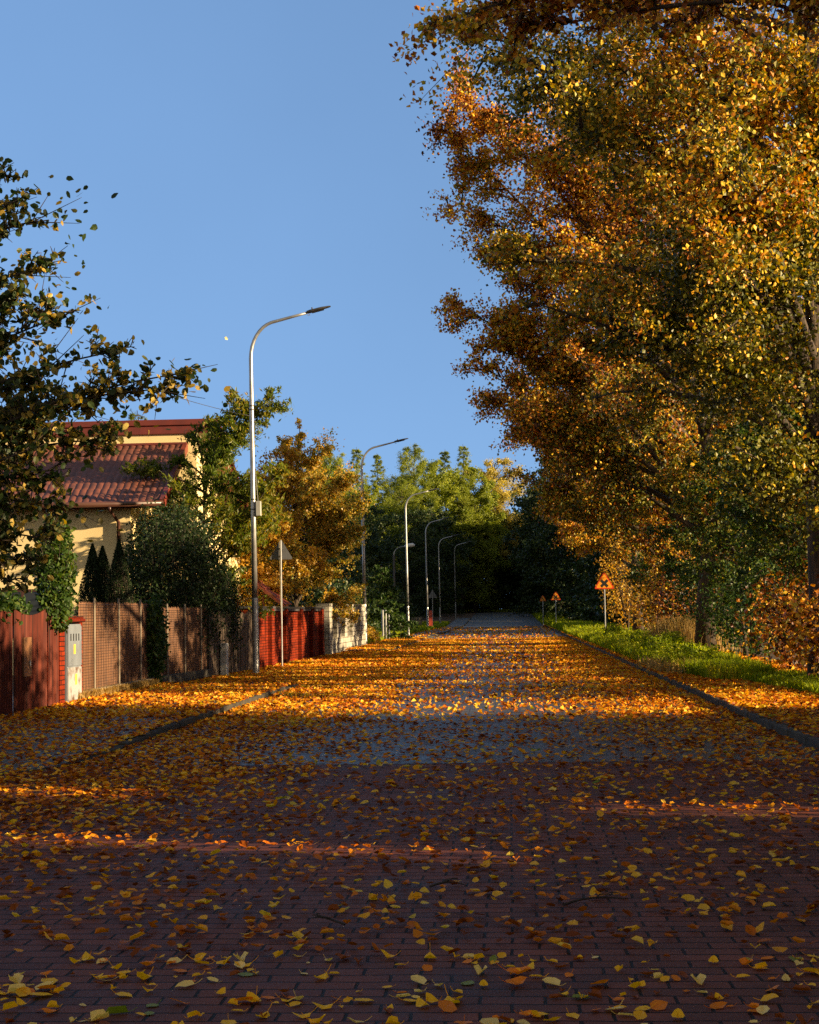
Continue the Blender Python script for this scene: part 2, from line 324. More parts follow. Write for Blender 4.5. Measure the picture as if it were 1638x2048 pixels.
def bez(a, c, b, n):
    t = np.linspace(0, 1, n)[:, None]; return a*(1-t)**2+2*c*t*(1-t)+b*t*t
def make_tree(name, loc, h, tr, crad, cbase, label, cat='tree', group=None, leaf='lime_leaf', bark='bark', nleaf=40000, lsize=.09, kind='quad',
              n1=34, n2=7, n3=5, seed=1, targets=(), aspect=.8, droop=.6, shape='oval', lean=(0, 0), l2max=9., tw=1.3, bias=0.0, vspread=.5, ph=0, rise=.35, fork=False, spread=.22, skirt=0, saz=(0, 6.28), xtw=6, lowgreen=0):
    rng = np.random.default_rng(seed); root = empty(name, loc); tag(root, label, cat, group)
    tb = MB(); lb = MB(); top = h*.93
    tz = np.linspace(0, top, 12); wob = np.cumsum(rng.normal(0, .06*h/15, (12, 2)), 0); wob[0] = 0; wob[:2] *= .3
    tp = np.stack([wob[:, 0]+lean[0]*tz/h, wob[:, 1]+lean[1]*tz/h, tz], -1)
    rr = tr*(1-tz/top*.9); rr[0] *= 1.35
    tb.tube(tp, rr, 10)
    def trunk_at(z): return np.array([np.interp(z, tz, tp[:, 0]), np.interp(z, tz, tp[:, 1]), z])
    prim = []
    for i in range(n1):
        u = (i+rng.uniform(0, 1))/n1; z0 = cbase*.9+(top-cbase*.9)*u**.9
        az = i*2.399+rng.normal(0, .3)
        if shape == 'oval': L = crad*(.35+.75*math.sin(math.pi*min(1, (.18+.82*u))**.8))*(1 if u < .8 else .75)
        elif shape == 'cone': L = crad*(1.05-u)+.15
        else: L = crad*(.5+.5*math.sin(math.pi*u))
        L *= rng.uniform(.75, 1.15)
        dz = L*(rise+.5*u)*rng.uniform(.5, 1.4) if shape != 'cone' else -L*.12
        s = trunk_at(min(z0, top*.98)); e = s+np.array([math.cos(az)*L, math.sin(az)*L, dz])
        prim.append((s, e, 1.0))
    for k in range(skirt):
        az = rng.uniform(*saz); s = trunk_at(cbase*rng.uniform(.9, 1.3)); L = crad*rng.uniform(.6, 1)
        prim.append((s, s+np.array([math.cos(az)*L, math.sin(az)*L, -cbase*rng.uniform(.1, .5)]), 1.))
    lo = np.array(loc, float)
    for (s0z, e) in targets:
        prim.append((trunk_at(s0z), np.array(e, float)-lo, tw))
    TA = []; TB = []; W = []
    for (s, e, wt) in prim:
        d = e-s; L = np.linalg.norm(d)
        mid = (s+e)/2+np.array([0, 0, (.12 if shape != 'cone' else .05)*L])+rng.normal(0, .06*L, 3)
        pl = bez(s, mid, e, 8); r0 = max(.012, min(tr*.42, .022*L+.012)); tb.tube(pl, np.linspace(r0, .008, 8), 5, False)
        m2 = max(3, int(n2*L/crad*(1.3 if wt == tw else 1)))
        for j in range(int(xtw*min(2, L/crad*1.2))):     # short spurs straight off the limb
            t = rng.uniform(.15, 1); k = t*7; i0 = min(6, int(k)); p0 = pl[i0]+(pl[i0+1]-pl[i0])*(k-i0); d3 = rng.normal(0, .6, 3)+d/L*.55-np.array([0, 0, .15]); d3 /= np.linalg.norm(d3); L3 = .3+.13*L*rng.uniform(.3, 1); TA.append(p0); TB.append(p0+d3*L3); W.append(L3*wt)
        for j in range(m2):
            t = rng.uniform(.22, 1)**.8; k = t*7; i0 = min(6, int(k)); p0 = pl[i0]+(pl[i0+1]-pl[i0])*(k-i0)
            L2 = min(L*(.42-.22*t), l2max*(1.15-.6*t))*rng.uniform(.6, 1.2)+.1; dd = d/L*.7+rng.normal(0, .62, 3); dd[2] = dd[2]*.7-.05 if droop > .3 else dd[2]
            dd /= np.linalg.norm(dd); p1 = p0+dd*L2; c2 = (p0+p1)/2+rng.normal(0, .08*L2, 3); c2[2] += .08*L2
            sp = bez(p0, c2, p1, 5); tb.tube(sp, np.linspace(max(.006, r0*.4), .004, 5), 3, False)
            for q in range(n3):
                t3 = rng.uniform(.15, 1); k3 = t3*4; i3 = min(3, int(k3)); a0 = sp[i3]+(sp[i3+1]-sp[i3])*(k3-i3)
                d3 = dd*.5+rng.normal(0, .6, 3); d3 /= np.linalg.norm(d3); L3 = max(.18, L2*.38)*rng.uniform(.6, 1.2)
                if shape == 'cone': d3[2] = d3[2]*.3-.1
                a1 = a0+d3*L3; TA.append(a0); TB.append(a1); W.append(L3*wt)
    TA = np.array(TA); TB = np.array(TB); W = np.array(W)
    tb.twigs(TA, TB, .006+.004*lsize/.09)
    idx = rng.choice(len(TA), nleaf, p=W/W.sum()); t = rng.uniform(0, 1.08, nleaf)[:, None]
    c = TA[idx]*(1-t)+TB[idx]*t+rng.normal(0, 1, (nleaf, 3))*np.array([1, 1, .8])*spread*np.minimum(1, W[idx]*1.6)[:, None]
    val = bias+vspread*clump(c+lo, .45, ph)+(1-vspread)*rng.uniform(0, 1, nleaf)
    if lowgreen:        # the lower, inner leaves of the limes are still green
        pr = lowgreen*np.clip(1.25-(c[:, 2]-cbase)/(h*.42), 0, 1)*np.clip(1.2-np.hypot(c[:, 0], c[:, 1])/(crad*1.1), .25, 1); g_ = rng.uniform(0, 1, nleaf) < pr; val = np.where(g_, rng.uniform(.86, 1.0, nleaf), val)
    leaves(lb, c, lsize, rng, kind, aspect, droop, val=val)
    tb.build('trunk', M[bark], root, smooth=True); lb.build('crown', M[leaf], root, attr=True)
    return root
def make_bush(name, loc, rad, n, lsize, leaf, label, cat='bush', group=None, seed=1, kind='quad', aspect=.7, droop=.3, stems=14, bias=0, vspread=.5, shape='round', hollow=.5, fuzz=.3, stemmat='darkbark', parent=None):
    rng = np.random.default_rng(seed); lb = MB(); sb = MB(); rad = np.array(rad, float)
    u = rng.normal(size=(n, 3)); u /= np.linalg.norm(u, axis=1)[:, None]
    if shape == 'cone':
        z = rng.uniform(0, 1, n)**1.3; th = rng.uniform(0, 6.283, n); rr = (1-z)**.8*(.6+.4*rng.uniform(0, 1, n)**.4)*(1+.12*np.sin(th*5+z*22))
        c = np.stack([rr*np.cos(th)*rad[0], rr*np.sin(th)*rad[1], z*2*rad[2]], -1)
    else:
        lump = 1+fuzz*(clump(u*6+seed, 1.0, seed)-.5)*1.6
        r = (hollow+(1-hollow)*rng.uniform(0, 1, n)**.5)*lump
        c = u*r[:, None]*rad; c[:, 2] += rad[2]; c += rng.normal(0, .05, (n, 3))*rad.max()
        c[:, 2] = np.abs(c[:, 2])
    k = stems; az = rng.uniform(0, 6.28, k)
    for i in range(k):
        e = np.array([math.cos(az[i])*rad[0]*rng.uniform(.2, .85), math.sin(az[i])*rad[1]*rng.uniform(.2, .85), rad[2]*rng.uniform(.9, 1.7)])
        if shape == 'cone': e = np.array([0, 0, rad[2]*1.6])
        sb.tube(bez(np.array([e[0]*.01, e[1]*.01, 0]), np.array([e[0]*.3, e[1]*.3, e[2]*.6]), e, 5), np.linspace(.025, .006, 5), 4, False)
    m = min(n//12, 3000); ii = rng.choice(n, m, replace=False); o = c[ii]*np.array([.82, .82, .85]); sb.twigs(o, c[ii], .006)
    val = bias+vspread*clump(c+np.array(loc), .9, seed)+(1-vspread)*rng.uniform(0, 1, n)
    leaves(lb, c, lsize, rng, kind, aspect, droop, val=val)
    root = empty(name, loc); tag(root, label, cat, group)
    sb.build('stems', M[stemmat], root); lb.build('foliage', M[leaf], root, attr=True)
    return root

# ------------------------------------------------------------------ the row of limes on the right
def PT(px, py, Y): return tuple(P(px, py, Y))
make_tree('lime_tree', (5.7, 29.5, .1), 17.5, .27, 6.0, 4.0, 'nearest big autumn lime on the right, thick ridged trunk catching low sun', group='limes along the right side of the road',
          nleaf=190000, lsize=.088, kind='quad', n1=48, n2=10, n3=7, seed=11, l2max=1.5, saz=(-1.1, 1.3), lowgreen=.85, skirt=9, bias=.24, vspread=.55, lean=(-.6, .3),
          targets=[(4.5, PT(1300, 330, 26)), (5.5, PT(1150, 250, 26.5)), (7, PT(1060, 120, 27)), (4, PT(1220, 560, 27)), (3.8, PT(1350, 700, 27)), (6, PT(1400, 450, 25)), (5, PT(1470, 230, 26)), (6, PT(1580, 330, 26)), (8, PT(1500, 80, 26)), (7.5, PT(1610, 150, 26)), (5, PT(1340, 180, 26)), (3.6, PT(1630, 1020, 26.5)), (3.6, PT(1480, 900, 27)), (7, PT(1400, 40, 27))])
make_tree('lime_tree', (6.0, 50, .1), 19.5, .27, 6.3, 3.6, 'second lime from the camera on the right, dark forked trunk among orange leaves', group='limes along the right side of the road',
          nleaf=230000, lsize=.105, n1=56, n2=12, n3=7, seed=12, l2max=1.3, saz=(-1.8, 1.3), lowgreen=.85, skirt=16, bias=.03, vspread=.5, ph=2,
          targets=[(8, PT(905, 190, 46)), (7.5, PT(895, 262, 47)), (7, PT(890, 395, 48)), (9, PT(960, 210, 45)), (6, PT(960, 500, 50)), (5.5, PT(910, 612, 50)), (5, PT(955, 690, 50)), (4.5, PT(962, 735, 50)), (4, PT(990, 800, 52)), (4, PT(1040, 850, 52)), (3.5, PT(1010, 640, 50)), (3.5, PT(1120, 900, 50))])
make_tree('lime_tree', (6.4, 68, .1), 20, .26, 6.0, 3.4, 'third lime along the right verge, orange crown low over the road', group='limes along the right side of the road',
          nleaf=170000, lsize=.12, n1=42, n2=8, n3=5, seed=13, l2max=1.5, saz=(-1.1, 1.3), lowgreen=.85, skirt=8, bias=.05, vspread=.5, ph=4,
          targets=[(5, PT(1040, 880, 66)), (4, PT(1060, 960, 68)), (4, PT(1090, 1020, 68)), (3, PT(1200, 990, 66)), (6, PT(1020, 800, 66))])
make_tree('lime_tree', (6.8, 86, .1), 19, .26, 5.6, 3.2, 'farthest yellow lime of the row, just behind the near crossroads warning sign', group='limes along the right side of the road',
          nleaf=120000, lsize=.13, n1=40, n2=8, n3=5, seed=14, l2max=1.4, bias=.10, vspread=.45, ph=6,
          targets=[(4, PT(1200, 990, 88)), (3, PT(1270, 1070, 88))])
make_tree('lime_tree', (9.4, 14.0, .1), 15, .25, 5.4, 4.4, 'overhanging brown-leaved branches in the top right corner, tree outside the frame', group='limes along the right side of the road',
          nleaf=60000, lsize=.075, kind='quad', n1=36, n2=8, n3=6, seed=15, l2max=0.8, spread=.11, bias=.08, vspread=.45,
          targets=[(6.5, PT(868, 48, 17.5)), (6.3, PT(930, 15, 17.5)), (6.2, PT(1050, 60, 18)), (6, PT(1200, 30, 17)), (6.4, PT(980, 40, 18))])
# low brushwood under the limes
rb = random.Random(5)
for i, (x, y, rx, rz, lf, bi, lb) in enumerate([
        (6.3, 30.5, 1.3, 1.0, 'lime_leaf', -.08, 'tangled rusty brushwood at the foot of the nearest lime trunk'),
        (5.75, 27.8, .7, .9, 'lime_leaf', .0, 'small orange bush in front of the nearest lime trunk at the right edge'),
        (6.6, 35.5, 1.5, 1.2, 'lime_leaf', -.05, 'orange brushwood between the first and second lime, nearest the verge'),
        (6.9, 41, 1.6, 1.5, 'green_leaf', -.1, 'dark green thicket just before the second lime'),
        (7.0, 47, 1.6, 1.4, 'green_leaf', .0, 'greenish thicket at the foot of the second lime'),
        (7.0, 54, 1.7, 1.7, 'green_leaf', .0, 'olive thicket just past the second lime'),
        (7.1, 61, 1.7, 1.6, 'lime_leaf', -.15, 'dark orange thicket halfway between the second and third lime'),
        (6.9, 69, 1.7, 1.8, 'lime_leaf', .15, 'yellow thicket at the foot of the third lime'),
        (7.5, 80, 1.8, 2.0, 'gold_leaf', .0, 'golden bush left of the thickets, near the warning sign'),
        (6.9, 95, 1.7, 3.3, 'gold_leaf', .0, 'bright yellow bush directly behind the near warning sign')]):
    make_bush('thicket', (x, y, .1), (rx, 2.6, rz), 3000, .10+.0006*y, lf, lb, 'bush', 'thickets under the limes', seed=40+i, bias=bi, droop=.2, stems=40, hollow=.25, stemmat='bark')
for i, (x, y, lf, bi, lb) in enumerate([
        (6.3, 33.5, 'green_leaf', .15, 'slim young lime growing just past the nearest lime trunk'),
        (6.7, 39.5, 'green_leaf', .05, 'slim green understorey tree midway between first and second lime'),
        (6.5, 45.0, 'green_leaf', .2, 'slim dark-leaved tree right before the second lime trunk'),
        (7.0, 56.5, 'green_leaf', .08, 'slim green understorey tree just past the second lime'),
        (7.0, 63.0, 'lime_leaf', .0, 'slim orange understorey tree before the third lime'),
        (7.4, 74.0, 'green_leaf', .1, 'slim young lime between third and fourth lime')]):
    make_tree('understorey_tree', (x, y, .1), 6.4, .06, 1.7, 1.7, lb, group='slim trees under the limes', leaf=lf, nleaf=12000, lsize=.085+.0004*y, n1=26, n2=7, n3=5, seed=120+i, bias=bi, vspread=.4, l2max=.8)
# added leafy screen, out of frame right, shading the foreground, with two narrow breaks
def open_(y, z):
    """small openings shaped in the added screen to let two streaks of sun on to the near paving"""
    return ((y > 9.85) & (y < 10.6) & ((z < 2.05) | ((z > 2.85) & (z < 3.35)))) | ((y > 7.35) & (y < 7.9) & (z > 2.05) & (z < 3.4))
def shade_screen(y0, y1, seed, label):
    rng = np.random.default_rng(seed); n = int((y1-y0)*5200); mb = MB()
    c = np.stack([rng.uniform(8.0, 8.9, n), rng.uniform(y0, y1, n), rng.uniform(.05, 4.4, n)], -1); c = c[~open_(c[:, 1]+rng.normal(0, .07, n), c[:, 2]+rng.normal(0, .12, n)) | (rng.uniform(0, 1, n) < .06)]
    leaves(mb, c, .12, rng, 'quad', .75, .3)
    root = empty('shade_screen', (0, 0, 0)); tag(root, label, 'shade_screen')
    core = MB(); ys = [y0+.06, 7.25, 8.0, 9.65, 10.8, y1-.06]
    for a, b in zip(ys[:-1], ys[1:]):
        if a == 7.25: core.box(8.3, 8.6, a, b, 0, 2.05); core.box(8.3, 8.6, a, b, 3.4, 4.2)
        elif a == 9.65: core.box(8.3, 8.6, a, b, 2.05, 2.85); core.box(8.3, 8.6, a, b, 3.35, 4.2)
        else: core.box(8.3, 8.6, a, b, 0, 4.2)
    core.build('shade_screen_core', M['darkbark'], root)
    n = int((y1-y0)*1500); c = np.stack([rng.uniform(7.6, 9.4, n), rng.uniform(y0, y1, n), rng.uniform(4.3, 8.0, n)], -1); c = c[clump(c, 1.6, seed) > .42]
    leaves(mb, c, .14, rng, 'quad', .75, .3)
    n = 14000; yy = y1-.3+np.abs(rng.normal(0, 1.1, n)); c = np.stack([rng.uniform(7.6, 9.2, n), yy, rng.uniform(.05, 5.0, n)], -1); c = c[clump(c, 2.2, seed+3) > .30+.10*(c[:, 1]-y1)]
    leaves(mb, c, .13, rng, 'quad', .75, .3)
    mb.build('foliage', M['dark_leaf'], root, attr=True)
shade_screen(-12, 19.3, 70, 'unseen leafy screen added right of the frame, shading the near paving')
make_tree('shade_tree', (8.3, 36.0, .1), 6.0, .07, 2.2, 2.9, 'small unseen tree added right of the frame to shade the left fence', leaf='lime_leaf', nleaf=15000, lsize=.11, n1=24, n2=7, n3=5, seed=74)  # unseen tree, added to shade the fence across the road
# ------------------------------------------------------------------ wood at the end of the road
protos = []
def proto(h, cr, cb, leaf, seed, shape, nleaf, ls, **k):
    return make_tree('forest_tree', (0, 0, 0), h, .24, cr, cb, 'x', leaf=leaf, bark='darkbark', nleaf=nleaf, lsize=ls, seed=seed, shape=shape, n1=k.get('n1', 36), n2=6, n3=4, droop=k.get('droop', .2), rise=k.get('rise', .35), spread=.35, aspect=k.get('aspect', .8), vspread=.4, skirt=k.get('skirt', 0))
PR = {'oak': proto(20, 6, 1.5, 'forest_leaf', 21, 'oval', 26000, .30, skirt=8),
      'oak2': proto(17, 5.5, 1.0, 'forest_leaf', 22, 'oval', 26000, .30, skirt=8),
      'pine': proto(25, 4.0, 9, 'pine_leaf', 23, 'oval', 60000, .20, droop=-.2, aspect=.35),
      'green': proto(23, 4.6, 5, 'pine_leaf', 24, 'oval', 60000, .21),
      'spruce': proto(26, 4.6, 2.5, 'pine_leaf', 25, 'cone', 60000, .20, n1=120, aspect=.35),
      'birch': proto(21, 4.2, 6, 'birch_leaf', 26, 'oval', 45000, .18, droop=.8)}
used = set()
def place(kind, x, y, s, rz, label, name, group, cat='tree'):
    o = PR[kind] if kind not in used else copy_tree(PR[kind])
    used.add(kind)
    o.name = name; o.location = (x, y, float(gz(y))-.05); o.scale = (s, s, s); o.rotation_euler = (0, 0, rz)
    tag(o, label, cat, group)
    return o
GF = 'trees of the wood closing the road'
# sunlit crowns standing above the shaded wood, left to right in the picture (px of the top, py of the top)
tops = [('spruce', 706, 868, 214, 'narrow pointed spruce top just left of the second street lamp'),
        ('spruce', 752, 880, 216, 'narrow green spruce crown behind the arm of the second street lamp'),
        ('pine', 826, 872, 218, 'brownish pine crown right under the second lamp head'),
        ('green', 862, 915, 222, 'low green crown between the two taller pine tops'),
        ('spruce', 886, 874, 226, 'yellow-green spire left of the tallest pointed spruce above the road'),
        ('spruce', 919, 862, 224, 'pointed spruce top right of the pines, above the end of the road'),
        ('green', 945, 925, 226, 'yellow-green crown right of the pointed spruce'),
        ('birch', 985, 905, 232, 'pale yellow birch crown, the farthest right of the sunlit tops'),
        ('pine', 655, 872, 190, 'dark pine tip behind the golden tree on the left'),
        ('green', 640, 900, 196, 'green crown behind the golden tree on the left'),
        ('green', 735, 960, 180, 'smaller green crown just right of the second lamp pole, half in sun'),
        ('pine', 800, 940, 200, 'short pine behind the third street lamp')]
HH = {'oak': 20, 'oak2': 17, 'pine': 25, 'green': 23, 'spruce': 26, 'birch': 21}
for i, (k, px, py, Y, lb) in enumerate(tops):
    p = P(px, py, Y); z0 = float(gz(Y)); place(k, p[0], Y, (p[2]-z0)/HH[k]*1.0, i*1.3, lb, {'pine': 'pine_tree', 'spruce': 'spruce_tree', 'birch': 'birch_tree', 'green': 'broadleaf_tree'}[k], GF)
for i, (x, rr) in enumerate([(-9, 4.5), (-3.5, 4), (1.5, 4.5), (6.5, 4), (-15, 5)]):
    make_bush('undergrowth', (x, 241, 1.2), (rr, 2.5, 3.2), 6000, .34, 'forest_leaf', 'dark undergrowth under the trees at the very end of the road', 'bush', 'undergrowth of the wood', seed=80+i, hollow=.1)
rf = random.Random(8)
lab_m = 'dark green tree in the shaded wood across the end of the road'
spots = [(x, 233+rf.uniform(-4, 6)) for x in range(-34, 34, 6)]+[(x+3, 245+rf.uniform(-4, 4)) for x in range(-44, 48, 7)]+[(x, 256) for x in range(-50, 55, 6)]
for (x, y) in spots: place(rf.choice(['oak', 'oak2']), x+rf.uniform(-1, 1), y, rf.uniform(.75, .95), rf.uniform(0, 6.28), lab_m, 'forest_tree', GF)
lab_l = 'dark tree in the shade on the left behind the far street lamps'
for (x, y) in [(-13, 215), (-17, 200), (-12, 190), (-19, 178), (-14.5, 165), (-21, 150), (-14, 140), (-20, 125), (-13.5, 118), (-19, 100), (-25, 160), (-27, 130), (-24, 110), (-9.5, 205)]:
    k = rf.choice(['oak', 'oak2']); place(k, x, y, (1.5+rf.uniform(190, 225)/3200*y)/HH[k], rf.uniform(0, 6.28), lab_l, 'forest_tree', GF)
lab_r = 'dark tree in the shade right of the road beyond the limes'
for (x, y) in [(11.2, 110), (13.5, 104), (11, 121), (15, 116), (10.6, 134), (13.5, 141), (10, 151), (13, 160), (8.6, 170), (11, 183), (7, 196), (12, 205), (6.5, 215), (17, 128), (18, 145), (19, 170), (20, 190), (22, 110), (24, 132), (25, 155), (26, 178), (28, 200), (18, 101), (27, 100), (16, 104), (20, 106), (24, 103)]+[(x+rf.uniform(-1.5, 1.5), y+rf.uniform(-2, 2)) for x in (16, 21, 26, 31, 37) for y in (182, 192, 202, 212, 222)]:
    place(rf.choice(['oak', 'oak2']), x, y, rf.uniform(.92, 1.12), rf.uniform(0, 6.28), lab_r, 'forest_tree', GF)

# ------------------------------------------------------------------ trees and shrubs behind the left fences
make_tree('garden_tree', (-9.9, 22.4, 0), 6.6, .10, 2.6, 1.6, 'broad-leaved tree at the left edge, green and yellow leaves spilling over the red fence', leaf='left_leaf', nleaf=21000, lsize=.10, kind='ov', n1=32, n2=9, n3=7, seed=31, l2max=.38, tw=.9,
          vspread=.35, aspect=.75, droop=.5, spread=.16,
          targets=[(3.4, PT(368, 745, 21)), (3.2, PT(322, 778, 21)), (4.3, PT(155, 620, 21)), (3.8, PT(240, 700, 21)), (5, PT(108, 535, 21.5)), (5.6, PT(98, 440, 21.5)), (5.8, PT(45, 398, 21.5)), (5.6, PT(0, 350, 21.5)),
                   (2.9, PT(215, 880, 21)), (2.6, PT(120, 1000, 21.5)), (2.2, PT(70, 1120, 21.5)), (2.2, PT(20, 1160, 21.5)), (3, PT(30, 760, 21)), (3, PT(120, 800, 20.5)), (2.6, PT(60, 900, 20.5)), (3.5, PT(60, 650, 21)), (3.4, PT(20, 600, 21)), (3.0, PT(90, 860, 21)), (2.4, PT(100, 940, 21)), (2.2, PT(40, 1000, 21)), (2.2, PT(110, 1080, 21)), (2.0, PT(10, 1080, 21))])
make_bush('ivy', tuple(P(112, 1222, 25.8)-np.array([0, 0, .35])), (.26, .6, .95), 3400, .085, 'green_leaf', 'dark ivy mass climbing above the red fence at the brick pillar', 'ivy', seed=32, kind='ov', stems=12, hollow=.35)
make_bush('ivy', (-7.75, 23.5, 1.42), (.22, 1.6, .22), 2600, .08, 'green_leaf', 'ivy fringe hanging over the top of the red sheet fence', 'ivy', seed=33, kind='ov', stems=4, hollow=.2)
make_bush('ivy', (-7.42, 33.2, .1), (.20, .55, .95), 2600, .075, 'green_leaf', 'ivy column climbing the fence post between the two wire screens', 'ivy', seed=34, kind='ov', stems=6, hollow=.3)
make_bush('laurel_shrub', (-8.25, 38.8, 0), (1.2, 2.3, 2.1), 26000, .085, 'dark_leaf', 'large dark evergreen shrub behind the wire fence, left of the first lamp', 'bush', seed=35, kind='quad', hollow=.5, stems=30)
make_bush('laurel_shrub', (-7.5, 41.0, 0), (.5, 1.1, 1.45), 7000, .08, 'dark_leaf', 'dark overgrown shrub hugging the foot of the first street lamp', 'bush', seed=36, hollow=.3)
for i, (px, py, Y) in enumerate([(185, 1088, 35.5), (205, 1092, 35.6), (238, 1080, 35.2)]):
    p = P(px, py, Y)
    make_bush('thuja', (p[0], Y, 0), (.68, .68, p[2]/2), 13000, .06, 'dark_leaf', ['small pointed thuja nearest the left tree below the house', 'middle thuja of three below the house wall', 'tallest thuja below the sunlit house corner'][i], 'thuja', 'thujas in front of the house', seed=37+i, shape='cone', stems=1, droop=-.5, aspect=.4)
make_tree('walnut_tree', (-8.3, 43.6, 0), 6.5, .10, 2.0, 1.4, 'green tree with long drooping leaves right of the yellow house', leaf='walnut_leaf', nleaf=34000, lsize=.15, aspect=.28, n1=30, n2=7, n3=5, seed=45, l2max=0.7, droop=.8, spread=.12,
          targets=[(5, PT(490, 815, 42)), (5, PT(548, 805, 42)), (4.5, PT(455, 830, 42)), (3, PT(560, 930, 42))], bias=-.15)
make_tree('cherry_tree', (-9.2, 52.6, 0), 5.4, .11, 2.6, 1.5, 'orange garden tree behind the red brick wall', leaf='gold_leaf', nleaf=42000, lsize=.09, n1=36, n2=9, n3=6, seed=46, l2max=0.6, spread=.15, bias=.05,
          targets=[(3, PT(560, 960, 52)), (3, PT(590, 1060, 52)), (2.5, PT(620, 1130, 52)), (4, PT(600, 900, 52))])
make_tree('pear_tree', (-7.7, 58.5, 0), 6.9, .11, 2.3, 1.4, 'golden yellow garden tree leaning over the pale block wall', leaf='gold_leaf', nleaf=70000, lsize=.085, n1=44, n2=10, n3=6, seed=47, l2max=0.6, spread=.15, bias=.3, vspread=.35, skirt=4,
          targets=[(5, PT(600, 868, 57)), (5, PT(648, 885, 57)), (4, PT(700, 950, 57)), (3.5, PT(718, 1010, 57)), (3, PT(715, 1060, 57)), (5, PT(575, 880, 57))])
make_tree('garden_tree', (-13, 62, 0), 6.5, .12, 3.2, 1.0, 'dark green tree behind the golden garden trees', leaf='forest_leaf', bark='darkbark', nleaf=20000, lsize=.16, n1=30, n2=6, n3=5, seed=48, skirt=5)
make_tree('garden_tree', (-12.5, 53, 0), 4.8, .12, 2.8, .8, 'dark tree in the gap above the red brick wall', leaf='forest_leaf', bark='darkbark', nleaf=20000, lsize=.14, n1=30, n2=6, n3=5, seed=49, skirt=5)
p = P(287, 785, 60)
make_tree('spruce_tree', (p[0], 60, 0), p[2], .12, 1.6, 3.0, 'blue-green spruce tip rising behind the roof of the yellow house', leaf='pine_leaf', bark='darkbark', nleaf=12000, lsize=.16, aspect=.12, shape='cone', n1=60, n2=6, n3=4, seed=50, droop=-.6, spread=.06)
p = P(765, 1120, 84)
make_tree('sumac_tree', (p[0], 84, 0), p[2], .06, 1.5, .5, 'young green tree with layered drooping leaves behind the three grey posts', leaf='green_leaf', bark='darkbark', nleaf=9000, lsize=.22, aspect=.3, shape='cone', n1=34, n2=6, n3=4, seed=51, droop=.7, spread=.1)
for i, (px, Y, rx, rz) in enumerate([(715, 92, 2.2, 2.4), (742, 100, 2.0, 2.0), (800, 108, 1.6, 1.6), (690, 80, 2.0, 1.6)]):
    p = P(px, 1270, Y)
    make_bush('garden_bush', (p[0]-.8, Y, 0), (rx, rx, rz), 9000, .17, 'forest_leaf', ['dark bush just right of the end of the pale wall', 'dark bush behind the young layered tree', 'dark bush behind the third street lamp', 'dark bush behind the second lamp post'][i], 'bush', seed=52+i)
make_bush('weed_clump', (-6.9, 76, .05), (.5, 2.2, .35), 2600, .13, 'gold_leaf', 'yellow-green weeds at the roadside by the three grey posts', 'weeds', seed=58, bias=.15, stems=6)

# ------------------------------------------------------------------ grass, weeds
def grass(name, n, area, hgt, mat, seed, zf=.1, bend=.4, wd=.012):
    rng = np.random.default_rng(seed); x, y = area(rng, n)
    if name == 'verge_grass':
        kp = clump(np.stack([x, y*.5, 0*x], -1), 1.9, 7) > rng.uniform(.1, .62, n); x, y = x[kp], y[kp]; n = len(x)
    z = gz(y)+zf; h = hgt*rng.uniform(.4, 1.3, n); th = rng.uniform(0, 6.283, n); b = h*bend*rng.uniform(.2, 1.5, n)
    c = np.stack([x, y, z-.02], -1); s = np.stack([np.cos(th), np.sin(th), 0*th], -1)*wd*(1+y[:, None]/40); o = np.stack([-np.sin(th), np.cos(th), 0*th], -1)
    m = c+o*b[:, None]*.3; m[:, 2] += h*.6; t = c+o*b[:, None]; t[:, 2] += h
    V = np.stack([c-s, c+s, m+s*.7, m-s*.7, t], 1); k = np.arange(n)[:, None]*5
    mb = MB(); val = .6*clump(c, .8, seed)+.4*rng.uniform(0, 1, n)
    mb.add(V.reshape(-1, 3), k+np.array([0, 1, 2, 3]), k+np.array([3, 2, 4]), qa=val); mb.ta = [val]
    o_ = mb.build(name, M[mat], attr=True); tag(o_, kind='stuff'); return o_
def ar(y0, y1, x0, x1, pw=1.0):
    def f(rng, n):
        y = y0+(y1-y0)*rng.uniform(0, 1, n)**pw; a = np.interp(y, [p[0] for p in x0], [p[1] for p in x0]); b = np.interp(y, [p[0] for p in x1], [p[1] for p in x1])
        return a+(b-a)*rng.uniform(0, 1, n), y
    return f
tag(grass('verge_grass', 60000, ar(31, 100, [(31, 3.9), (36, 3.4), (45, 3.25), (100, 3.3)], [(31, 5.0), (40, 5.4), (100, 6.2)], 1.2), .30, 'grass', 61), 'lush sunlit grass along the right verge past the kerb', 'grass')
tag(grass('verge_grass', 11000, ar(24, 32, [(24, 4.9), (30, 4.4), (32, 4.2)], [(24, 5.7), (32, 5.6)]), .18, 'grass', 62), 'bright green grass patch below the nearest lime', 'grass')
tag(grass('shaded_grass', 40000, ar(98, 232, [(98, 3.3), (150, 3.4), (200, 2.8), (232, 2)], [(98, 8), (232, 12)]), .45, 'grass', 63, wd=.02), 'grass in the shade on the right of the far road', 'grass')
tag(grass('shaded_grass', 20000, ar(228, 238, [(228, -22), (238, -22)], [(228, 8), (238, 12)]), .4, 'grass', 64, zf=.02, wd=.02), 'strip of grass closing the far end of the road', 'grass')
tag(grass('left_grass', 26000, ar(70, 170, [(70, -9), (170, -10)], [(70, -6.45), (170, -6.4)]), .3, 'grass', 65, zf=.06, wd=.015), 'grass strip on the left between the pale wall and the far lamps', 'grass')
tag(grass('fence_foot_weeds', 9000, ar(26.9, 32.5, [(26, -7.75), (33, -7.72)], [(26, -7.3), (33, -7.2)]), .14, 'straw', 66), 'yellow weeds and grass at the foot of the reed fence', 'weeds')
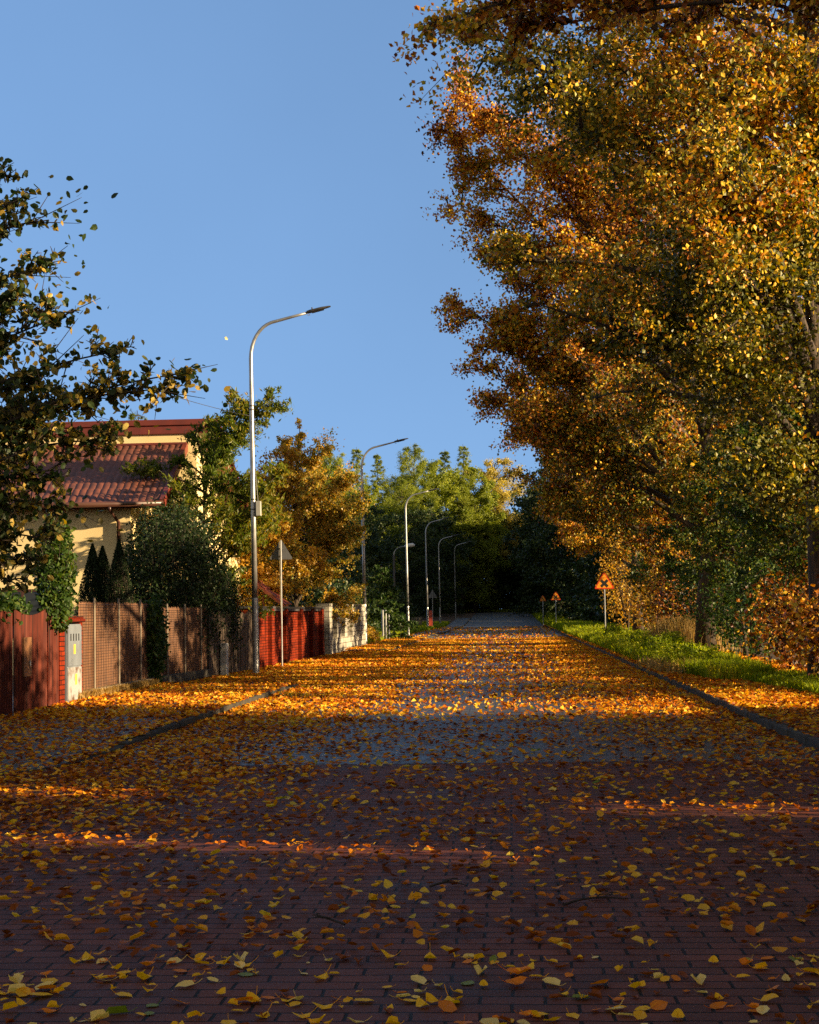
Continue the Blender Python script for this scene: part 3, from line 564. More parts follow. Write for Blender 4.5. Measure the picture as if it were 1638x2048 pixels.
tag(grass('straw_grass', 9000, lambda rng, n: (6.0+rng.normal(0, .42, n), 55+rng.normal(0, 1.8, n)), .95, 'straw', 67, bend=.25, wd=.005), 'tall straw-coloured dry grass between verge and thickets', 'grass')
tag(grass('straw_grass', 4500, lambda rng, n: (3.75+rng.normal(0, .22, n), 37+rng.normal(0, 1.2, n)), .26, 'straw', 68, bend=.6), 'yellowed grass tuft at the end of the visible right kerb', 'grass')
def weeds():
    rng = np.random.default_rng(69); n = 22000
    x, y = ar(36, 90, [(36, 3.5), (45, 3.35), (90, 3.5)], [(36, 4.7), (60, 5.6), (90, 6)], 1.3)(rng, n)
    h = .06+.62*clump(np.stack([x, y*.6, 0*x], -1), 2.0, 3)*rng.uniform(.2, 1, n)
    mb = MB(); leaves(mb, np.stack([x, y, .1+h], -1), .09, rng, 'quad', .7, 0, flat=.7, val=.5*rng.uniform(0, 1, n)+.3)
    tag(mb.build('verge_weeds', M['grass'], attr=True), 'leafy green weeds covering the right verge before the warning sign', 'weeds', kind='stuff')
weeds()
for i, (x, y) in enumerate([(4.3, 39), (4.0, 44), (4.7, 47.5), (4.1, 53), (4.9, 60), (4.3, 68)]):
    make_bush('nettle_clump', (x, y, .1), (.45, .9, .26+.05*(i % 3)), 1500, .085, 'grass', ['nearest', 'second nearest', 'third', 'fourth', 'fifth', 'farthest'][i]+' green nettle clump on the right verge, counted from the camera', 'weeds', 'nettle clumps on the verge', seed=100+i, hollow=.2, stems=8, bias=-.2)

# ------------------------------------------------------------------ fallen leaves
def surf_z(x, y):
    z = gz(y)+.004
    z = np.where(x > kr(y)+.02, gz(y)+.105, z); z = np.where((x > kr(y)) & (x < kr(y)+.14), gz(y)+.122, z)
    left = (x < kl(y)) & (y < 33.2) & (y > 15.2); z = np.where(left, .10*hk(y)+.005, z); z = np.where(left & (x > kl(y)-.16), .102*hk(y)+.006, z)
    z = np.where((x < -4.6) & (y > 62), gz(y)+.095, z)
    return z
def density(x, y):
    cl = clump(np.stack([x*1.0, y*1.0, 0*x], -1), 1.1, 1); c2 = clump(np.stack([x, y*.35, 0*x], -1), 3.1, 5)
    c3 = clump(np.stack([x, y, 0*x], -1), 2.6, 9); d = 34+130*c3**2
    d = np.where(y > 10, 24+60*cl+60*c3**2, d)
    leftd = np.clip((-1.6-x)/2.4, 0, 1); rightd = np.clip((x-.9)/1.8, 0, 1)
    d = d+np.where(y > 8.5, 260*leftd*np.clip((y-9)/4, 0, 1), 0)+np.where(y > 13, 190*rightd*np.clip((y-13)/8, 0, 1), 0)
    mid = np.clip(1.25-np.abs(x+.7)/1.7, 0, 1); d = np.where(y > 22, (d*.6+14+105*c2*cl)*(1-.75*mid*(.4+.6*c2)), d)
    d = np.where((x < -4.5) & (y > 15.2) & (y < 33), 120+120*cl, d)
    d = np.where((x < kl(y)+.02) & (x > kl(y)-.2) & (y > 14) & (y < 33.3), 300, d)
    d = np.where((x > kr(y)+.13), 260, d); d = np.where((x > kr(y)) & (x < kr(y)+.14), 170, d)
    d = np.where(y > 88, 26*cl, d)
    return d
near_leaves = []
def litter():
    rng = np.random.default_rng(90); mb = MB(); far = MB()
    for (y0, y1, dmax, sc) in [(4.5, 22, 300, 1), (22, 45, 300, 1.1), (45, 92, 150, 1.55), (92, 150, 30, 2.2)]:
        xl = -.335*y1-1; xl = max(xl, -7.3); xr = min(.21*y1+1.5, 6.8)
        n = int((y1-y0)*(xr-xl)*dmax); x = rng.uniform(xl, xr, n); y = rng.uniform(y0, y1, n)
        keep = rng.uniform(0, dmax, n) < density(x, y)/(sc**1.6); x, y = x[keep], y[keep]
        x0 = x; keep = (x > -.345*y-.8) & (x < .22*y+.8); x, y = x[keep], y[keep]; n = len(x)
        c = np.stack([x, y, surf_z(x, y)+rng.uniform(.006, .022, n)*sc], -1)
        v = .3*clump(c, .9, 8)+.75*rng.uniform(0, 1, n)**(1.15 if y0 < 20 else .8)  # farther, sunlit leaves get higher values: the lit carpet is brightened by colour
        if y0 < 20:
            nr = (y < 9.6) & (x > -.33*y) & (x < .2*y) & (y > 5.8)
            o = np.argsort(y[nr]); nl = c[nr][o][:300]; near_leaves.extend(nl.tolist())
            cut = nl[:, 1].max(); kp = ~(nr & (y <= cut)); c, v = c[kp], v[kp]
            big = c[:, 1] < 14
            leaves(mb, c, .060, rng, 'ov', .78, flat=.3, val=v, fold=.45, curl=.25)
            m = len(c)//2; a = c[:m]+np.array([.02, 0, .006]); b = a+np.stack([rng.normal(0, .03, m), rng.normal(0, .03, m), rng.uniform(0, .02, m)], -1); mb2 = MB(); mb2.twigs(a, b, .0012)
            tag(mb2.build('leaf_stalks', M['straw']), 'thin stalks of the fallen leaves on the near paving', 'leaves', kind='stuff')
        else:
            leaves(far, c, .078*sc, rng, 'quad', .75, flat=.68, val=v, fold=.6)
    tag(mb.build('fallen_leaves', M['litter'], attr=True), 'fallen yellow and brown leaves scattered on the shaded near paving', 'leaves', kind='stuff')
    tag(far.build('fallen_leaves', M['litter'], attr=True), 'orange carpet of fallen leaves on the sunlit far road', 'leaves', kind='stuff')
litter()
def flat_mat(name, c, **k): return leafmat(name, [(0, c), (1, tuple(min(1, q*1.25) for q in c))], .3, .5, .15)
LC = [('yellow', (.90, .44, .015)), ('orange', (.72, .20, .010)), ('brown', (.24, .06, .012)), ('pale', (.80, .56, .16)), ('green', (.20, .22, .03))]
lm = []
rng = np.random.default_rng(77)
for ci, (cn, cc) in enumerate(LC):
    mm = flat_mat(cn+' leaf', cc); row = []
    for k in range(7):
        mb = MB(); leaves(mb, np.zeros((1, 3)), .060, rng, 'ov', rng.uniform(.6, .95), flat=.2, fold=rng.uniform(.1, .8), curl=rng.uniform(.0, .45)*(1 if k % 3 == 0 else .4))
        V = mb.v[0]; mb.tube(np.array([V[0], V[0]+(V[0]-V[8])*.4+np.array([0, 0, .004]), V[0]+(V[0]-V[8])*.8+np.array([0, 0, .012])]), .0012, 3, False)
        allv = np.concatenate(mb.v); dz = allv[:, 2].min(); mb.v = [q-np.array([0, 0, dz]) for q in mb.v]
        o = mb.build('fallen_leaf', mm, attr=True); row.append(o)
    lm.append(row)
pc = [.50, .20, .12, .15, .03]
firsts = set()
for i, c in enumerate(near_leaves):
    ci = int(rng.choice(5, p=pc)); k = int(rng.integers(7)); o = lm[ci][k]
    if (ci, k) in firsts: o = o.copy(); COL.objects.link(o)
    firsts.add((ci, k)); s = float(rng.uniform(.5, 1.4))
    o.location = (c[0], c[1], .004); o.rotation_euler = (0, 0, float(rng.uniform(0, 6.28))); o.scale = (s, s, s)
    nm = LC[ci][0]; side = 'left' if c[0] < -.105*c[1]*.9 else 'right'
    tag(o, '%s curled fallen leaf on the red block paving in the near %s foreground' % (nm, side), 'leaf', 'fallen leaves on the nearest red paving')
for ci in range(5):
    for k in range(7):
        if (ci, k) not in firsts: bpy.data.objects.remove(lm[ci][k])
def stick(px, py, L, ang, label, seed):
    rng = np.random.default_rng(seed); g = G(px, py); mb = MB()
    a = np.array([-L/2, 0, .012]); b = np.array([L/2, .02, .02]); mb.tube(bez(a, np.array([0, .05, .05]), b, 7), np.linspace(.007, .003, 7), 5)
    for k in range(3):
        s = a+(b-a)*rng.uniform(.3, .8)+np.array([0, .015, .02]); mb.tube(bez(s, s+np.array([.03, .05, .02]), s+np.array([rng.uniform(.03, .1), rng.uniform(-.1, .1), .01]), 4), np.linspace(.004, .002, 4), 4)
    o = mb.build('twig', M['darkbark'], loc=(g[0], g[1], .004)); o.rotation_euler = (0, 0, ang); tag(o, label, 'twig')
stick(1190, 1812, .34, .3, 'black forked twig on the red paving right of the middle', 1)
stick(895, 1780, .20, -.2, 'short black twig on the red paving near the middle', 2)
stick(660, 1850, .22, 2.4, 'thin twig among leaves left of the middle foreground', 3)
# a leaf falling through the air
mb = MB(); rg = np.random.default_rng(4); leaves(mb, np.zeros((1, 3)), .062, rg, 'ov', .8, flat=.1, fold=.3, curl=.1)
o = mb.build('falling_leaf', flat_mat('pale leaf', (.75, .72, .40)), attr=True, loc=PT(452, 677, 15)); o.rotation_euler = (R(90), R(0), R(50)); tag(o, 'single pale yellow leaf falling in the blue sky left of the first lamp', 'leaf')

# ------------------------------------------------------------------ street lamps
def lamp_parts():
    root = empty('street_lamp')
    b = MB(); b.tube([(0, 0, 0), (0, 0, .04)], [.13, .13], 14); b.tube([(0, 0, .04), (0, 0, 1.85), (0, 0, 1.92)], [.088, .084, .074], 14); b.build('pole_base', M['steel'], root, smooth=False)
    p = MB(); pts = [(0, 0, 1.88), (0, 0, 4), (0, 0, 6), (0, 0, 7.95)]; rad = [.078, .066, .060, .052]
    for t in np.linspace(0, 1, 9)[1:]:
        an = t*R(76); pts.append((.72*(1-math.cos(an)), 0, 7.95+.92*math.sin(an))); rad.append(.05-.008*t)
    e = np.array(pts[-1]); d = np.array([math.cos(R(13)), 0, math.sin(R(13))])
    pts.append(tuple(e+d*.55)); rad.append(.037); pts.append(tuple(e+d*1.0)); rad.append(.032)
    p.tube(pts, rad, 12); p.build('pole', M['steel'], root, smooth=True)
    e = e+d*.96
    h = MB(); s = [(0, .045, .05), (.1, .07, .06), (.18, .09, .055), (.4, .095, .05), (.58, .075, .03), (.64, .05, .018)]
    rings = []
    up = np.array([-math.sin(R(13)), 0, math.cos(R(13))])
    for (q, wy, wz) in s:
        for k in range(10):
            a = k*2*math.pi/10; zz = math.sin(a)*wz*(1 if math.sin(a) > 0 else .55); rings.append(e+d*q+np.array([0, math.cos(a)*wy, 0])+up*zz)
    rings = np.array(rings); qf = [(i*10+k, i*10+(k+1) % 10, (i+1)*10+(k+1) % 10, (i+1)*10+k) for i in range(5) for k in range(10)]
    h.add(rings, qf); h.add(rings[:10], None, [(0, k+1, k) for k in range(1, 9)]); h.add(rings[-10:], None, [(0, k, k+1) for k in range(1, 9)])
    hd = h.build('lamp_head', M['darksteel'], root, smooth=True)
    g = MB(); c0 = e+d*.25-up*.034; g.box(-.12, .2, -.06, .06, -.006, 0); g.v = [np.array([c0+d*x+np.array([0, y, 0])+up*z for x, y, z in g.v[0]])]; g.build('lamp_glass', M['kerb'], hd)
    g = MB(); g.tube([e+d*.16+up*.05, e+d*.16+up*.10], .018, 8); g.tube([e+d*.02-up*.05, e+d*.02-up*.085], .01, 6); g.tube([e+d*.06-up*.05, e+d*.06-up*.085], .01, 6); g.build('sensor', M['darksteel'], hd)
    k = MB(); k.box(.084, .09, -.05, .05, .45, .9); k.build('service_door', M['steel'], root)
    return root
L0 = lamp_parts()
GL = 'street lamps along the left side'
lps = [(512, 1343, 40.8, 'tall grey street lamp nearest the camera with a small box on its pole'), (731, 1297, 70.5, 'second street lamp, at the right end of the pale block wall'),
       (817, 1274, 99.5, 'third street lamp, between the young green tree and the dark wood'), (856, 1262, 130, 'fourth street lamp, beside the grey sign back and red board'),
       (881, 1252, 161, 'fifth street lamp, in front of the black wood'), (912, 1245, 192, 'farthest street lamp, only its pale arm showing in the dark')]
lamp_objs = []
for i, (px, py, Y, lb) in enumerate(lps):
    o = L0 if i == 0 else copy_tree(L0)
    x = P(px, py, Y)[0]; o.location = (x, Y, float(gz(Y))); o.rotation_euler = (0, R(-.35), R(0)); o.scale = (1, 1, 1.025 if i == 0 else 1); tag(o, lb, 'street lamp', GL); lamp_objs.append(o)
lx = lamp_objs[0].location
b = MB()
for z in (6.62, 6.72, 3.85, 4.35, 4.1): b.tube([(0, 0, z), (0, 0, z+.035)], [.066, .066], 12)
b.build('pole_band', M['darksteel'], lamp_objs[0])
b = MB(); b.box(.075, .20, -.09, .09, 3.95, 4.32); bevel(b.build('control_box', surf('box grey', (.35, .36, .33), (.28, .28, .26), 4, .5), lamp_objs[0]), .012)
b = MB(); b.tube(bez(np.array([.062, -.03, 5.2]), np.array([.10, -.03, 4.8]), np.array([.13, -.03, 4.32]), 8), .009, 5); b.build('cable', M['darksteel'], lamp_objs[0])
# overhead wire from the first lamp to the left
def wire(A, B, sag, label, name='overhead_wire', r=.007):
    A, B = np.array(A), np.array(B); t = np.linspace(0, 1, 30)[:, None]; p = A+(B-A)*t; p[:, 2] -= (4*sag*t*(1-t))[:, 0]
    o = MB().tube(p, r, 5).build(name, M['darksteel']); tag(o, label, 'wire')
wire((lx[0]-.05, lx[1], 6.64), (-12.0, 22.0, 8.6), .62, 'thin black wire sagging from the first lamp up behind the left tree')
pb = P(795, 1093, 112)
def old_lamp():
    root = empty('old_lamp', (P(790, 1250, 112)[0], 112, 0)); tag(root, 'small old street lamp with a white head left of the third lamp', 'street lamp')
    h = pb[2]; p = MB(); p.tube([(0, 0, 0), (0, 0, h-.6)], [.11, .08], 8); p.build('pole', M['darksteel'], root)
    p = MB(); p.tube(bez(np.array([0, 0, h-.6]), np.array([0, 0, h]), np.array([.9, 0, h]), 8), .03, 6); p.build('arm', M['steel'], root)
    p = MB(); p.tube([(.75, 0, h), (.95, 0, h+.05), (1.35, 0, h+.08), (1.5, 0, h+.06)], [.06, .13, .14, .05], 8); p.build('lamp_head', surf('white head', (.7, .7, .68), (.6, .6, .58), 3, .4), root, smooth=True)
old_lamp()

# ------------------------------------------------------------------ signs
def tri(r, c=(0, 0), rd=.09, seg=5):        # rounded upright triangle, side-to-centre based outline in the x,z plane
    pts = []
    for k in range(3):
        a = math.pi/2+k*2*math.pi/3; vx, vz = math.cos(a)*(r-2*rd), math.sin(a)*(r-2*rd)
        for j in range(seg+1):
            b = a-math.pi/3+j*(2*math.pi/3)/seg; pts.append((c[0]+vx+rd*math.cos(b), c[1]+vz+rd*math.sin(b)))
    return pts
def plate(pts, y0, y1, mb=None):
    mb = mb or MB(); n = len(pts); V = [(x, y0, z) for x, z in pts]+[(x, y1, z) for x, z in pts]+[(sum(p[0] for p in pts)/n, y0, sum(p[1] for p in pts)/n), (sum(p[0] for p in pts)/n, y1, sum(p[1] for p in pts)/n)]
    q = [(k, (k+1) % n, n+(k+1) % n, n+k) for k in range(n)]; t = [(2*n, (k+1) % n, k) for k in range(n)]+[(2*n+1, n+k, n+(k+1) % n) for k in range(n)]
    return mb.add(V, q, t)
M['sign_red'] = surf('sign red', (.62, .05, .015), (.5, .04, .012), 2, .4)
M['sign_yellow'] = surf('sign yellow', (.85, .33, .02), (.78, .30, .02), 2, .4)
M['sign_black'] = surf('sign black', (.01, .01, .01), (.015, .015, .015), 2, .5)
def sign(px, pytop, pybase, Y, wpx, label, mark, group=None, back=False, rz=0, zlow=None):
    top = P(px, pytop, Y); x = P(px, pybase, Y)[0]; side = wpx/(FPX/Y); r = side/math.sqrt(3)*1.1; zg = float(gz(Y))+(zlow if zlow is not None else 0)
    root = empty('warning_sign', (x, Y, zg), rz); tag(root, label, 'road sign', group)
    ht = top[2]-zg; cz = ht-r*.97
    p = MB(); sy = .05 if not back else -.05; p.tube([(0, 0, 0), (0, 0, ht-.04 if back else cz+r*.3)], .027 if Y < 60 else .038, 10); p.build('post', M['steel'], root)
    yy = -.045 if not back else .045; f = -1 if not back else 1
    pl = MB(); plate(tri(r, rd=.09*r), yy, yy+f*.012, pl)
    pl.box(-.05, .05, min(yy, 0), max(yy, 0), cz*0-.12, -.09); pl.box(-.05, .05, min(yy, 0), max(yy, 0), .1, .13)
    pl.v = [v+np.array([0, 0, cz]) for v in pl.v]
    if back: s_ = pl.build('sign_plate', M['signback'], root)
    else: s_ = pl.build('sign_plate', M['sign_red'], root)
    y2 = yy+f*.012
    fc = MB(); plate([(a, b+cz) for a, b in tri(r*.82, rd=.07*r)], y2+f*.001, y2+f*.004, fc); fc.build('sign_face', M['sign_yellow'], s_)
    mk = MB(); y3 = y2+f*.004; q = r*.36
    if mark == 'x':
        for sg, dy in ((1, 0), (-1, .002)):
            dx, dz = q*.78, q*.78*sg; wv = .23*r; nx, nz = -dz/math.hypot(dx, dz)*wv/2, dx/math.hypot(dx, dz)*wv/2
            plate([(-dx+nx, cz-dz+nz-.02), (-dx-nx, cz-dz-nz-.02), (dx-nx, cz+dz-nz-.02), (dx+nx, cz+dz+nz-.02)], y3+f*(.001+dy), y3+f*(.003+dy), mk)
    else:
        pts = [(q*.45, -q*.9), (q*.45, -.1*q), (q*.1, q*.35), (-q*.5, q*.5)]
        for i in range(3):
            (x0, z0), (x1, z1) = pts[i], pts[i+1]; L = math.hypot(x1-x0, z1-z0); nx, nz = -(z1-z0)/L*.07*r, (x1-x0)/L*.07*r
            plate([(x0+nx, cz+z0+nz), (x0-nx, cz+z0-nz), (x1-nx, cz+z1-nz), (x1+nx, cz+z1+nz)], y3+f*(.001+.0015*i), y3+f*(.002+.0015*i), mk)
        plate([(-q*.4, cz+q*.85), (-q*.4, cz+q*.1), (-q*1.0, cz+q*.5)], y3+f*.007, y3+f*.009, mk)
    mk.build('symbol', M['sign_black'], s_)
    return root
GS = 'orange warning signs on the right'
sign(1211, 1143, 1268, 88, 37, 'large orange triangular warning sign with black X, nearest on the right', 'x', GS)
sign(1113, 1182, 1262, 130, 19, 'smaller orange triangle with black X, middle of the three on the right', 'x', GS)
sign(1087, 1190, 1255, 150, 13, 'farthest orange triangle with a bent black arrow, in front of the dark wood', 'arrow', GS)
sign(564, 1078, 1334, 45.3, 44, 'grey back of a triangular sign on a tall post by the red brick wall', 'x', back=True)
sign(866, 1179, 1252, 140, 18, 'small grey triangular sign back between the fourth and fifth lamps', 'x', back=True)

# ------------------------------------------------------------------ left fences and walls
def local(name, p0, p1, label=None, cat=None, z=0):   # an Empty at p0 whose x axis runs to p1; returns length
    p0, p1 = np.array(p0[:2]), np.array(p1[:2]); d = p1-p0; L = float(np.hypot(*d)); o = empty(name, (p0[0], p0[1], z), math.atan2(d[1], d[0]))
    if label: tag(o, label, cat)
    return o, L
def redmetal():
    m, n, o = newmat('red sheet'); L = n.links.new
    tc = n.nodes.new('ShaderNodeTexCoord'); mp = n.nodes.new('ShaderNodeMapping'); mp.inputs['Scale'].default_value = (6, 6, .5); L(tc.outputs['Object'], mp.inputs[0])
    nz = n.nodes.new('ShaderNodeTexNoise'); nz.inputs['Scale'].default_value = 1.6; nz.inputs['Detail'].default_value = 7; L(mp.outputs[0], nz.inputs[0])
    r = ramp(n, [(.3, (.022, .006, .004)), (.5, (.075, .012, .006)), (.78, (.18, .038, .018))]); L(nz.outputs[0], r.inputs[0])
    b = n.nodes.new('ShaderNodeBsdfPrincipled'); b.inputs['Roughness'].default_value = .6; b.inputs['Specular IOR Level'].default_value = .15; L(r.outputs[0], b.inputs['Base Color']); L(b.outputs[0], o.inputs[0]); return m
M['red_sheet'] = redmetal()
def corr(L0_, L1_, zt0, zt1, arch, z0=.06, pitch=.075):
    n = int((L1_-L0_)/pitch*6); u = np.linspace(L0_, L1_, n); t = (u-L0_)/(L1_-L0_); top = zt0+(zt1-zt0)*t+arch*np.sin(math.pi*t)
    y = .012*np.sign(np.sin(u/pitch*2*math.pi))*np.abs(np.sin(u/pitch*2*math.pi))**.4
    rows = [np.stack([u, y, z0+(top-z0)*s], -1) for s in np.linspace(0, 1, 6)]
    return MB().grid(np.array(rows))
A = (-7.62, 19.0); B = (-7.42, 26.0)
f, L = local('sheet_fence', A, B, 'red corrugated sheet fence with wavy top edge and a letter box, left edge', 'fence')
secs = [(0, 1.9, 1.60, 1.60, .05), (1.95, 4.72, 1.66, 1.60, .04), (4.78, 6.35, 1.66, 1.66, -.10), (6.42, 6.98, 1.58, 1.60, .03)]
for a, b_, z0, z1, ar_ in secs: corr(a, b_, z0, z1, ar_).build('sheet_panel', M['red_sheet'], f)
for s in (1.92, 4.75, 6.38): MB().box(s-.04, s+.04, .05, .12, 0, 1.62).build('fence_post', M['darksteel'], f)
m = MB(); m.box(5.15, 5.5, -.045, -.016, .62, 1.22); bx_ = m.build('letter_box', surf('letter box', (.20, .09, .04), (.12, .06, .03), 6, .5), f)
m = MB(); m.tube([(5.38, -.06, .78), (5.38, -.06, .86)], .014, 8); m.build('knob', M['steel'], bx_)
# brick enclosure with meter cabinet
M['redbrick'] = brick('red brick', (.26, .028, .005), (.15, .015, .004), (.014, .008, .006), .26, .08, .008, mode='wall', rough=.8, bump=.8, gloss=.12, dirt=(.35, 1.1))
f, L = local('brick_pillar', (-7.42, 26.05), (-7.39, 27.35), 'red brick pillar with a tile cap holding the grey meter cabinet', 'pillar', .1)
m = MB(); m.box(0, .28, 0, .42, 0, 1.33); m.box(1.12, 1.3, 0, .42, 0, 1.33); m.box(.28, 1.12, .30, .42, 0, 1.33); m.build('brickwork', M['redbrick'], f)
m = MB(); m.box(-.05, 1.35, -.04, .46, 1.33, 1.39); m.box(-.02, 1.32, -.02, .44, 1.39, 1.43); bevel(m.build('cap', M['redbrick'], f), .01)
M['cab'] = surf('cabinet paint', (.17, .20, .24), (.13, .15, .18), 3, .45, .1, 20)
M['cab_dirty'] = surf('dirty cabinet paint', (.28, .29, .30), (.09, .05, .035), 5, .6, .2, 20, contrast=(.5, .68))
c_, L = local('meter_cabinet', (-7.415, 26.35), (-7.395, 27.15), 'tall pale grey electricity meter cabinet with vent slots and yellow stickers', 'cabinet', .1)
m = MB(); m.box(0, .80, -.03, .27, .0, 1.30); m.build('housing', M['cab'], c_)
m = MB(); m.box(.02, .78, -.05, -.032, .60, 1.27); d1 = m.build('upper_door', M['cab'], c_)
m = MB(); m.box(.02, .78, -.05, -.032, .03, .575); d2 = m.build('lower_door', M['cab_dirty'], c_)
m = MB()
for k in range(4): m.box(.14+k*.15, .18+k*.15, -.056, -.052, 1.02, 1.14)
m.build('vent_slot', M['sign_black'], d1)
MS = surf('sticker', (.85, .62, .08), (.8, .55, .06), 3, .5)
m = MB(); m.box(.32, .42, -.056, -.052, .80, .96); m.build('sticker', MS, d1)
m = MB(); m.box(.40, .50, -.056, -.052, .28, .46); m.build('sticker', MS, d2)
# reed fence on wire mesh
def reed():
    m, n, o = newmat('reed screen'); L = n.links.new
    tc = n.nodes.new('ShaderNodeTexCoord'); mp = n.nodes.new('ShaderNodeMapping'); mp.inputs['Scale'].default_value = (30, 30, 1.2); L(tc.outputs['Object'], mp.inputs[0])
    nz = n.nodes.new('ShaderNodeTexNoise'); nz.inputs['Scale'].default_value = 2; nz.inputs['Detail'].default_value = 5; L(mp.outputs[0], nz.inputs[0])
    r = ramp(n, [(.3, (.045, .017, .006)), (.5, (.13, .048, .014)), (.75, (.22, .095, .03))]); L(nz.outputs[0], r.inputs[0])
    b = n.nodes.new('ShaderNodeBsdfPrincipled'); b.inputs['Roughness'].default_value = .7; L(r.outputs[0], b.inputs['Base Color'])
    bp = n.nodes.new('ShaderNodeBump'); bp.inputs['Distance'].default_value = .01; bp.inputs['Strength'].default_value = 1; L(nz.outputs[0], bp.inputs['Height']); L(bp.outputs[0], b.inputs['Normal']); L(b.outputs[0], o.inputs[0]); return m
M['reed'] = reed()
M['pale_metal'] = surf('pale post', (.24, .20, .15), (.15, .12, .09), 4, .5)
def reed_fence(p0, p1, label, nposts, h, mesh=True, seed=1):
    f, L = local('reed_fence', p0, p1, label, 'fence', .1); rng = np.random.default_rng(seed)
    n = int(L/.018); u = np.linspace(0, L, n*2); y = .006*np.sin(u/.018*math.pi)
    top = h+rng.uniform(-.035, .02, n*2)
    MB().grid(np.array([np.stack([u, y, .12+(top-.12)*s], -1) for s in (0, .33, .66, 1)])).build('reed_screen', M['reed'], f)
    m = MB()
    for z in np.arange(.14, h, .05): m.tube([(0, -.022, z), (L, -.022, z)], .0028, 3, False)
    for x in np.arange(0, L, .06): m.tube([(x, -.028, .14), (x, -.028, h-.04)], .0022, 3, False)
    m.build('wire_mesh', M['darksteel'], f)
    for k in range(nposts): 
        x = L*(k+.5)/nposts if nposts > 1 else L*.5; MB().tube([(x, -.045, -.02), (x, -.045, h+.08)], .02, 8).build('fence_post', M['pale_metal'], f)
    m = MB(); x = 0
    while x < L-.05:
        e = min(x+1, L); m.box(x, e-.015, -.12, .05, -.05, .13+rng.uniform(-.01, .01)); x = e
    bevel(m.build('footing', M['pale_metal'] if h > 1.6 else M['kerb'], f), .01)
reed_fence((-7.50, 27.5), (-7.52, 33.0), 'tall reed screen fence behind wire mesh, right of the meter cabinet', 3, 1.68)
reed_fence((-7.50, 33.6), (-7.32, 38.4), 'darker reed screen fence between the ivy column and the evergreen shrub', 3, 1.60, seed=2)
# old dark board fence near the lamp
M['old_wood'] = surf('old boards', (.09, .06, .04), (.035, .025, .018), 4, .8, .5, 20, stretch=(3, 3, .4))
f, L = local('board_fence', (-7.30, 38.5), (-6.98, 43.2), 'dark old board fence overgrown by shrubs beside the first lamp', 'fence', .0)
m = MB(); x = 0; rw = random.Random(4)
while x < L: m.box(x, x+.11, -.01+rw.uniform(-.006, .006), .015, .05, 1.58+rw.uniform(-.05, .05)); x += .135
m.build('boards', M['old_wood'], f)
for s in (.05, 1.6, 3.2, 4.6): MB().box(s-.04, s+.04, .02, .1, 0, 1.65).build('fence_post', M['old_wood'], f)
for z in (.35, 1.25): MB().box(0, L, .02, .05, z, z+.07).build('rail', M['old_wood'], f)
o = MB().box(-.08, .08, -.15, .15, 0, .82).build('marker_post', surf('white concrete', (.5, .5, .47), (.3, .3, .28), 6, .7), loc=(-7.12, 39.6, 0)); bevel(o, .015); tag(o, 'short pale concrete post in front of the dark board fence', 'post')
# red brick wall
M['cap'] = surf('dark cap', (.06, .055, .06), (.035, .035, .04), 4, .6, .3, 20)
def brick_wall():
    f, L = local('brick_wall', (-6.90, 43.4), (-6.58, 56.6), 'long red brick garden wall with pillars under dark coping', 'wall')
    pil = [0, 2.4, 4.9, 7.9, 10.4, L-.5]
    for i in range(len(pil)-1):
        a, b = pil[i]+.45, pil[i+1]
        MB().box(a, b, .12, .32, 0, 1.58+.03*(i % 2)).build('wall_panel', M['redbrick'], f)
        MB().box(a, b, .05, .39, 1.615, 1.68).build('coping', M['cap'], f)
    for s in pil:
        q = MB().box(s, s+.45, 0, .45, 0, 1.68).build('pillar', M['redbrick'], f)
        c = MB().box(s-.04, s+.49, -.04, .49, 1.68, 1.75).build('pillar_cap', M['cap'], q); bevel(c, .015)
brick_wall()
# pale split block wall
M['blocks'] = brick('pale blocks', (.50, .47, .38), (.28, .265, .23), (.08, .075, .065), .40, .20, .012, mode='wall', rough=.85, bump=1.2, dirt=(.55, 1.1))
M['blocks2'] = brick('grey blocks', (.20, .18, .14), (.11, .10, .085), (.05, .045, .04), .40, .20, .012, mode='wall', rough=.85, bump=1.2, dirt=(.5, 1.1))
def block_wall():
    f, L = local('block_wall', (-6.52, 57.3), (-6.30, 69.4), 'pale grey concrete block wall with recessed slots, lit by low sun', 'wall')
    rw = random.Random(2)
    MB().box(0, .9, -.04, .45, 0, 1.88).build('pillar', M['blocks'], f)
    MB().box(.9, L, .0, .34, 0, .62).build('wall_base', M['blocks'], f)
    xs = [.9, 2.2, 3.1, 4.6, 5.5, 7.2, 8.4, 10.0, L-.6]
    for i in range(8):
        a, b = xs[i], xs[i+1]
        if i % 2: MB().box(a, b, -.03, .40, .62, 1.88).build('pillar', M['blocks'], f)
        else: MB().box(a, b, .07, .30, .62, 1.80).build('recessed_panel', M['blocks2'], f)
    MB().box(L-.6, L, -.03, .40, 0, 1.90).build('pillar', M['blocks'], f)
block_wall()
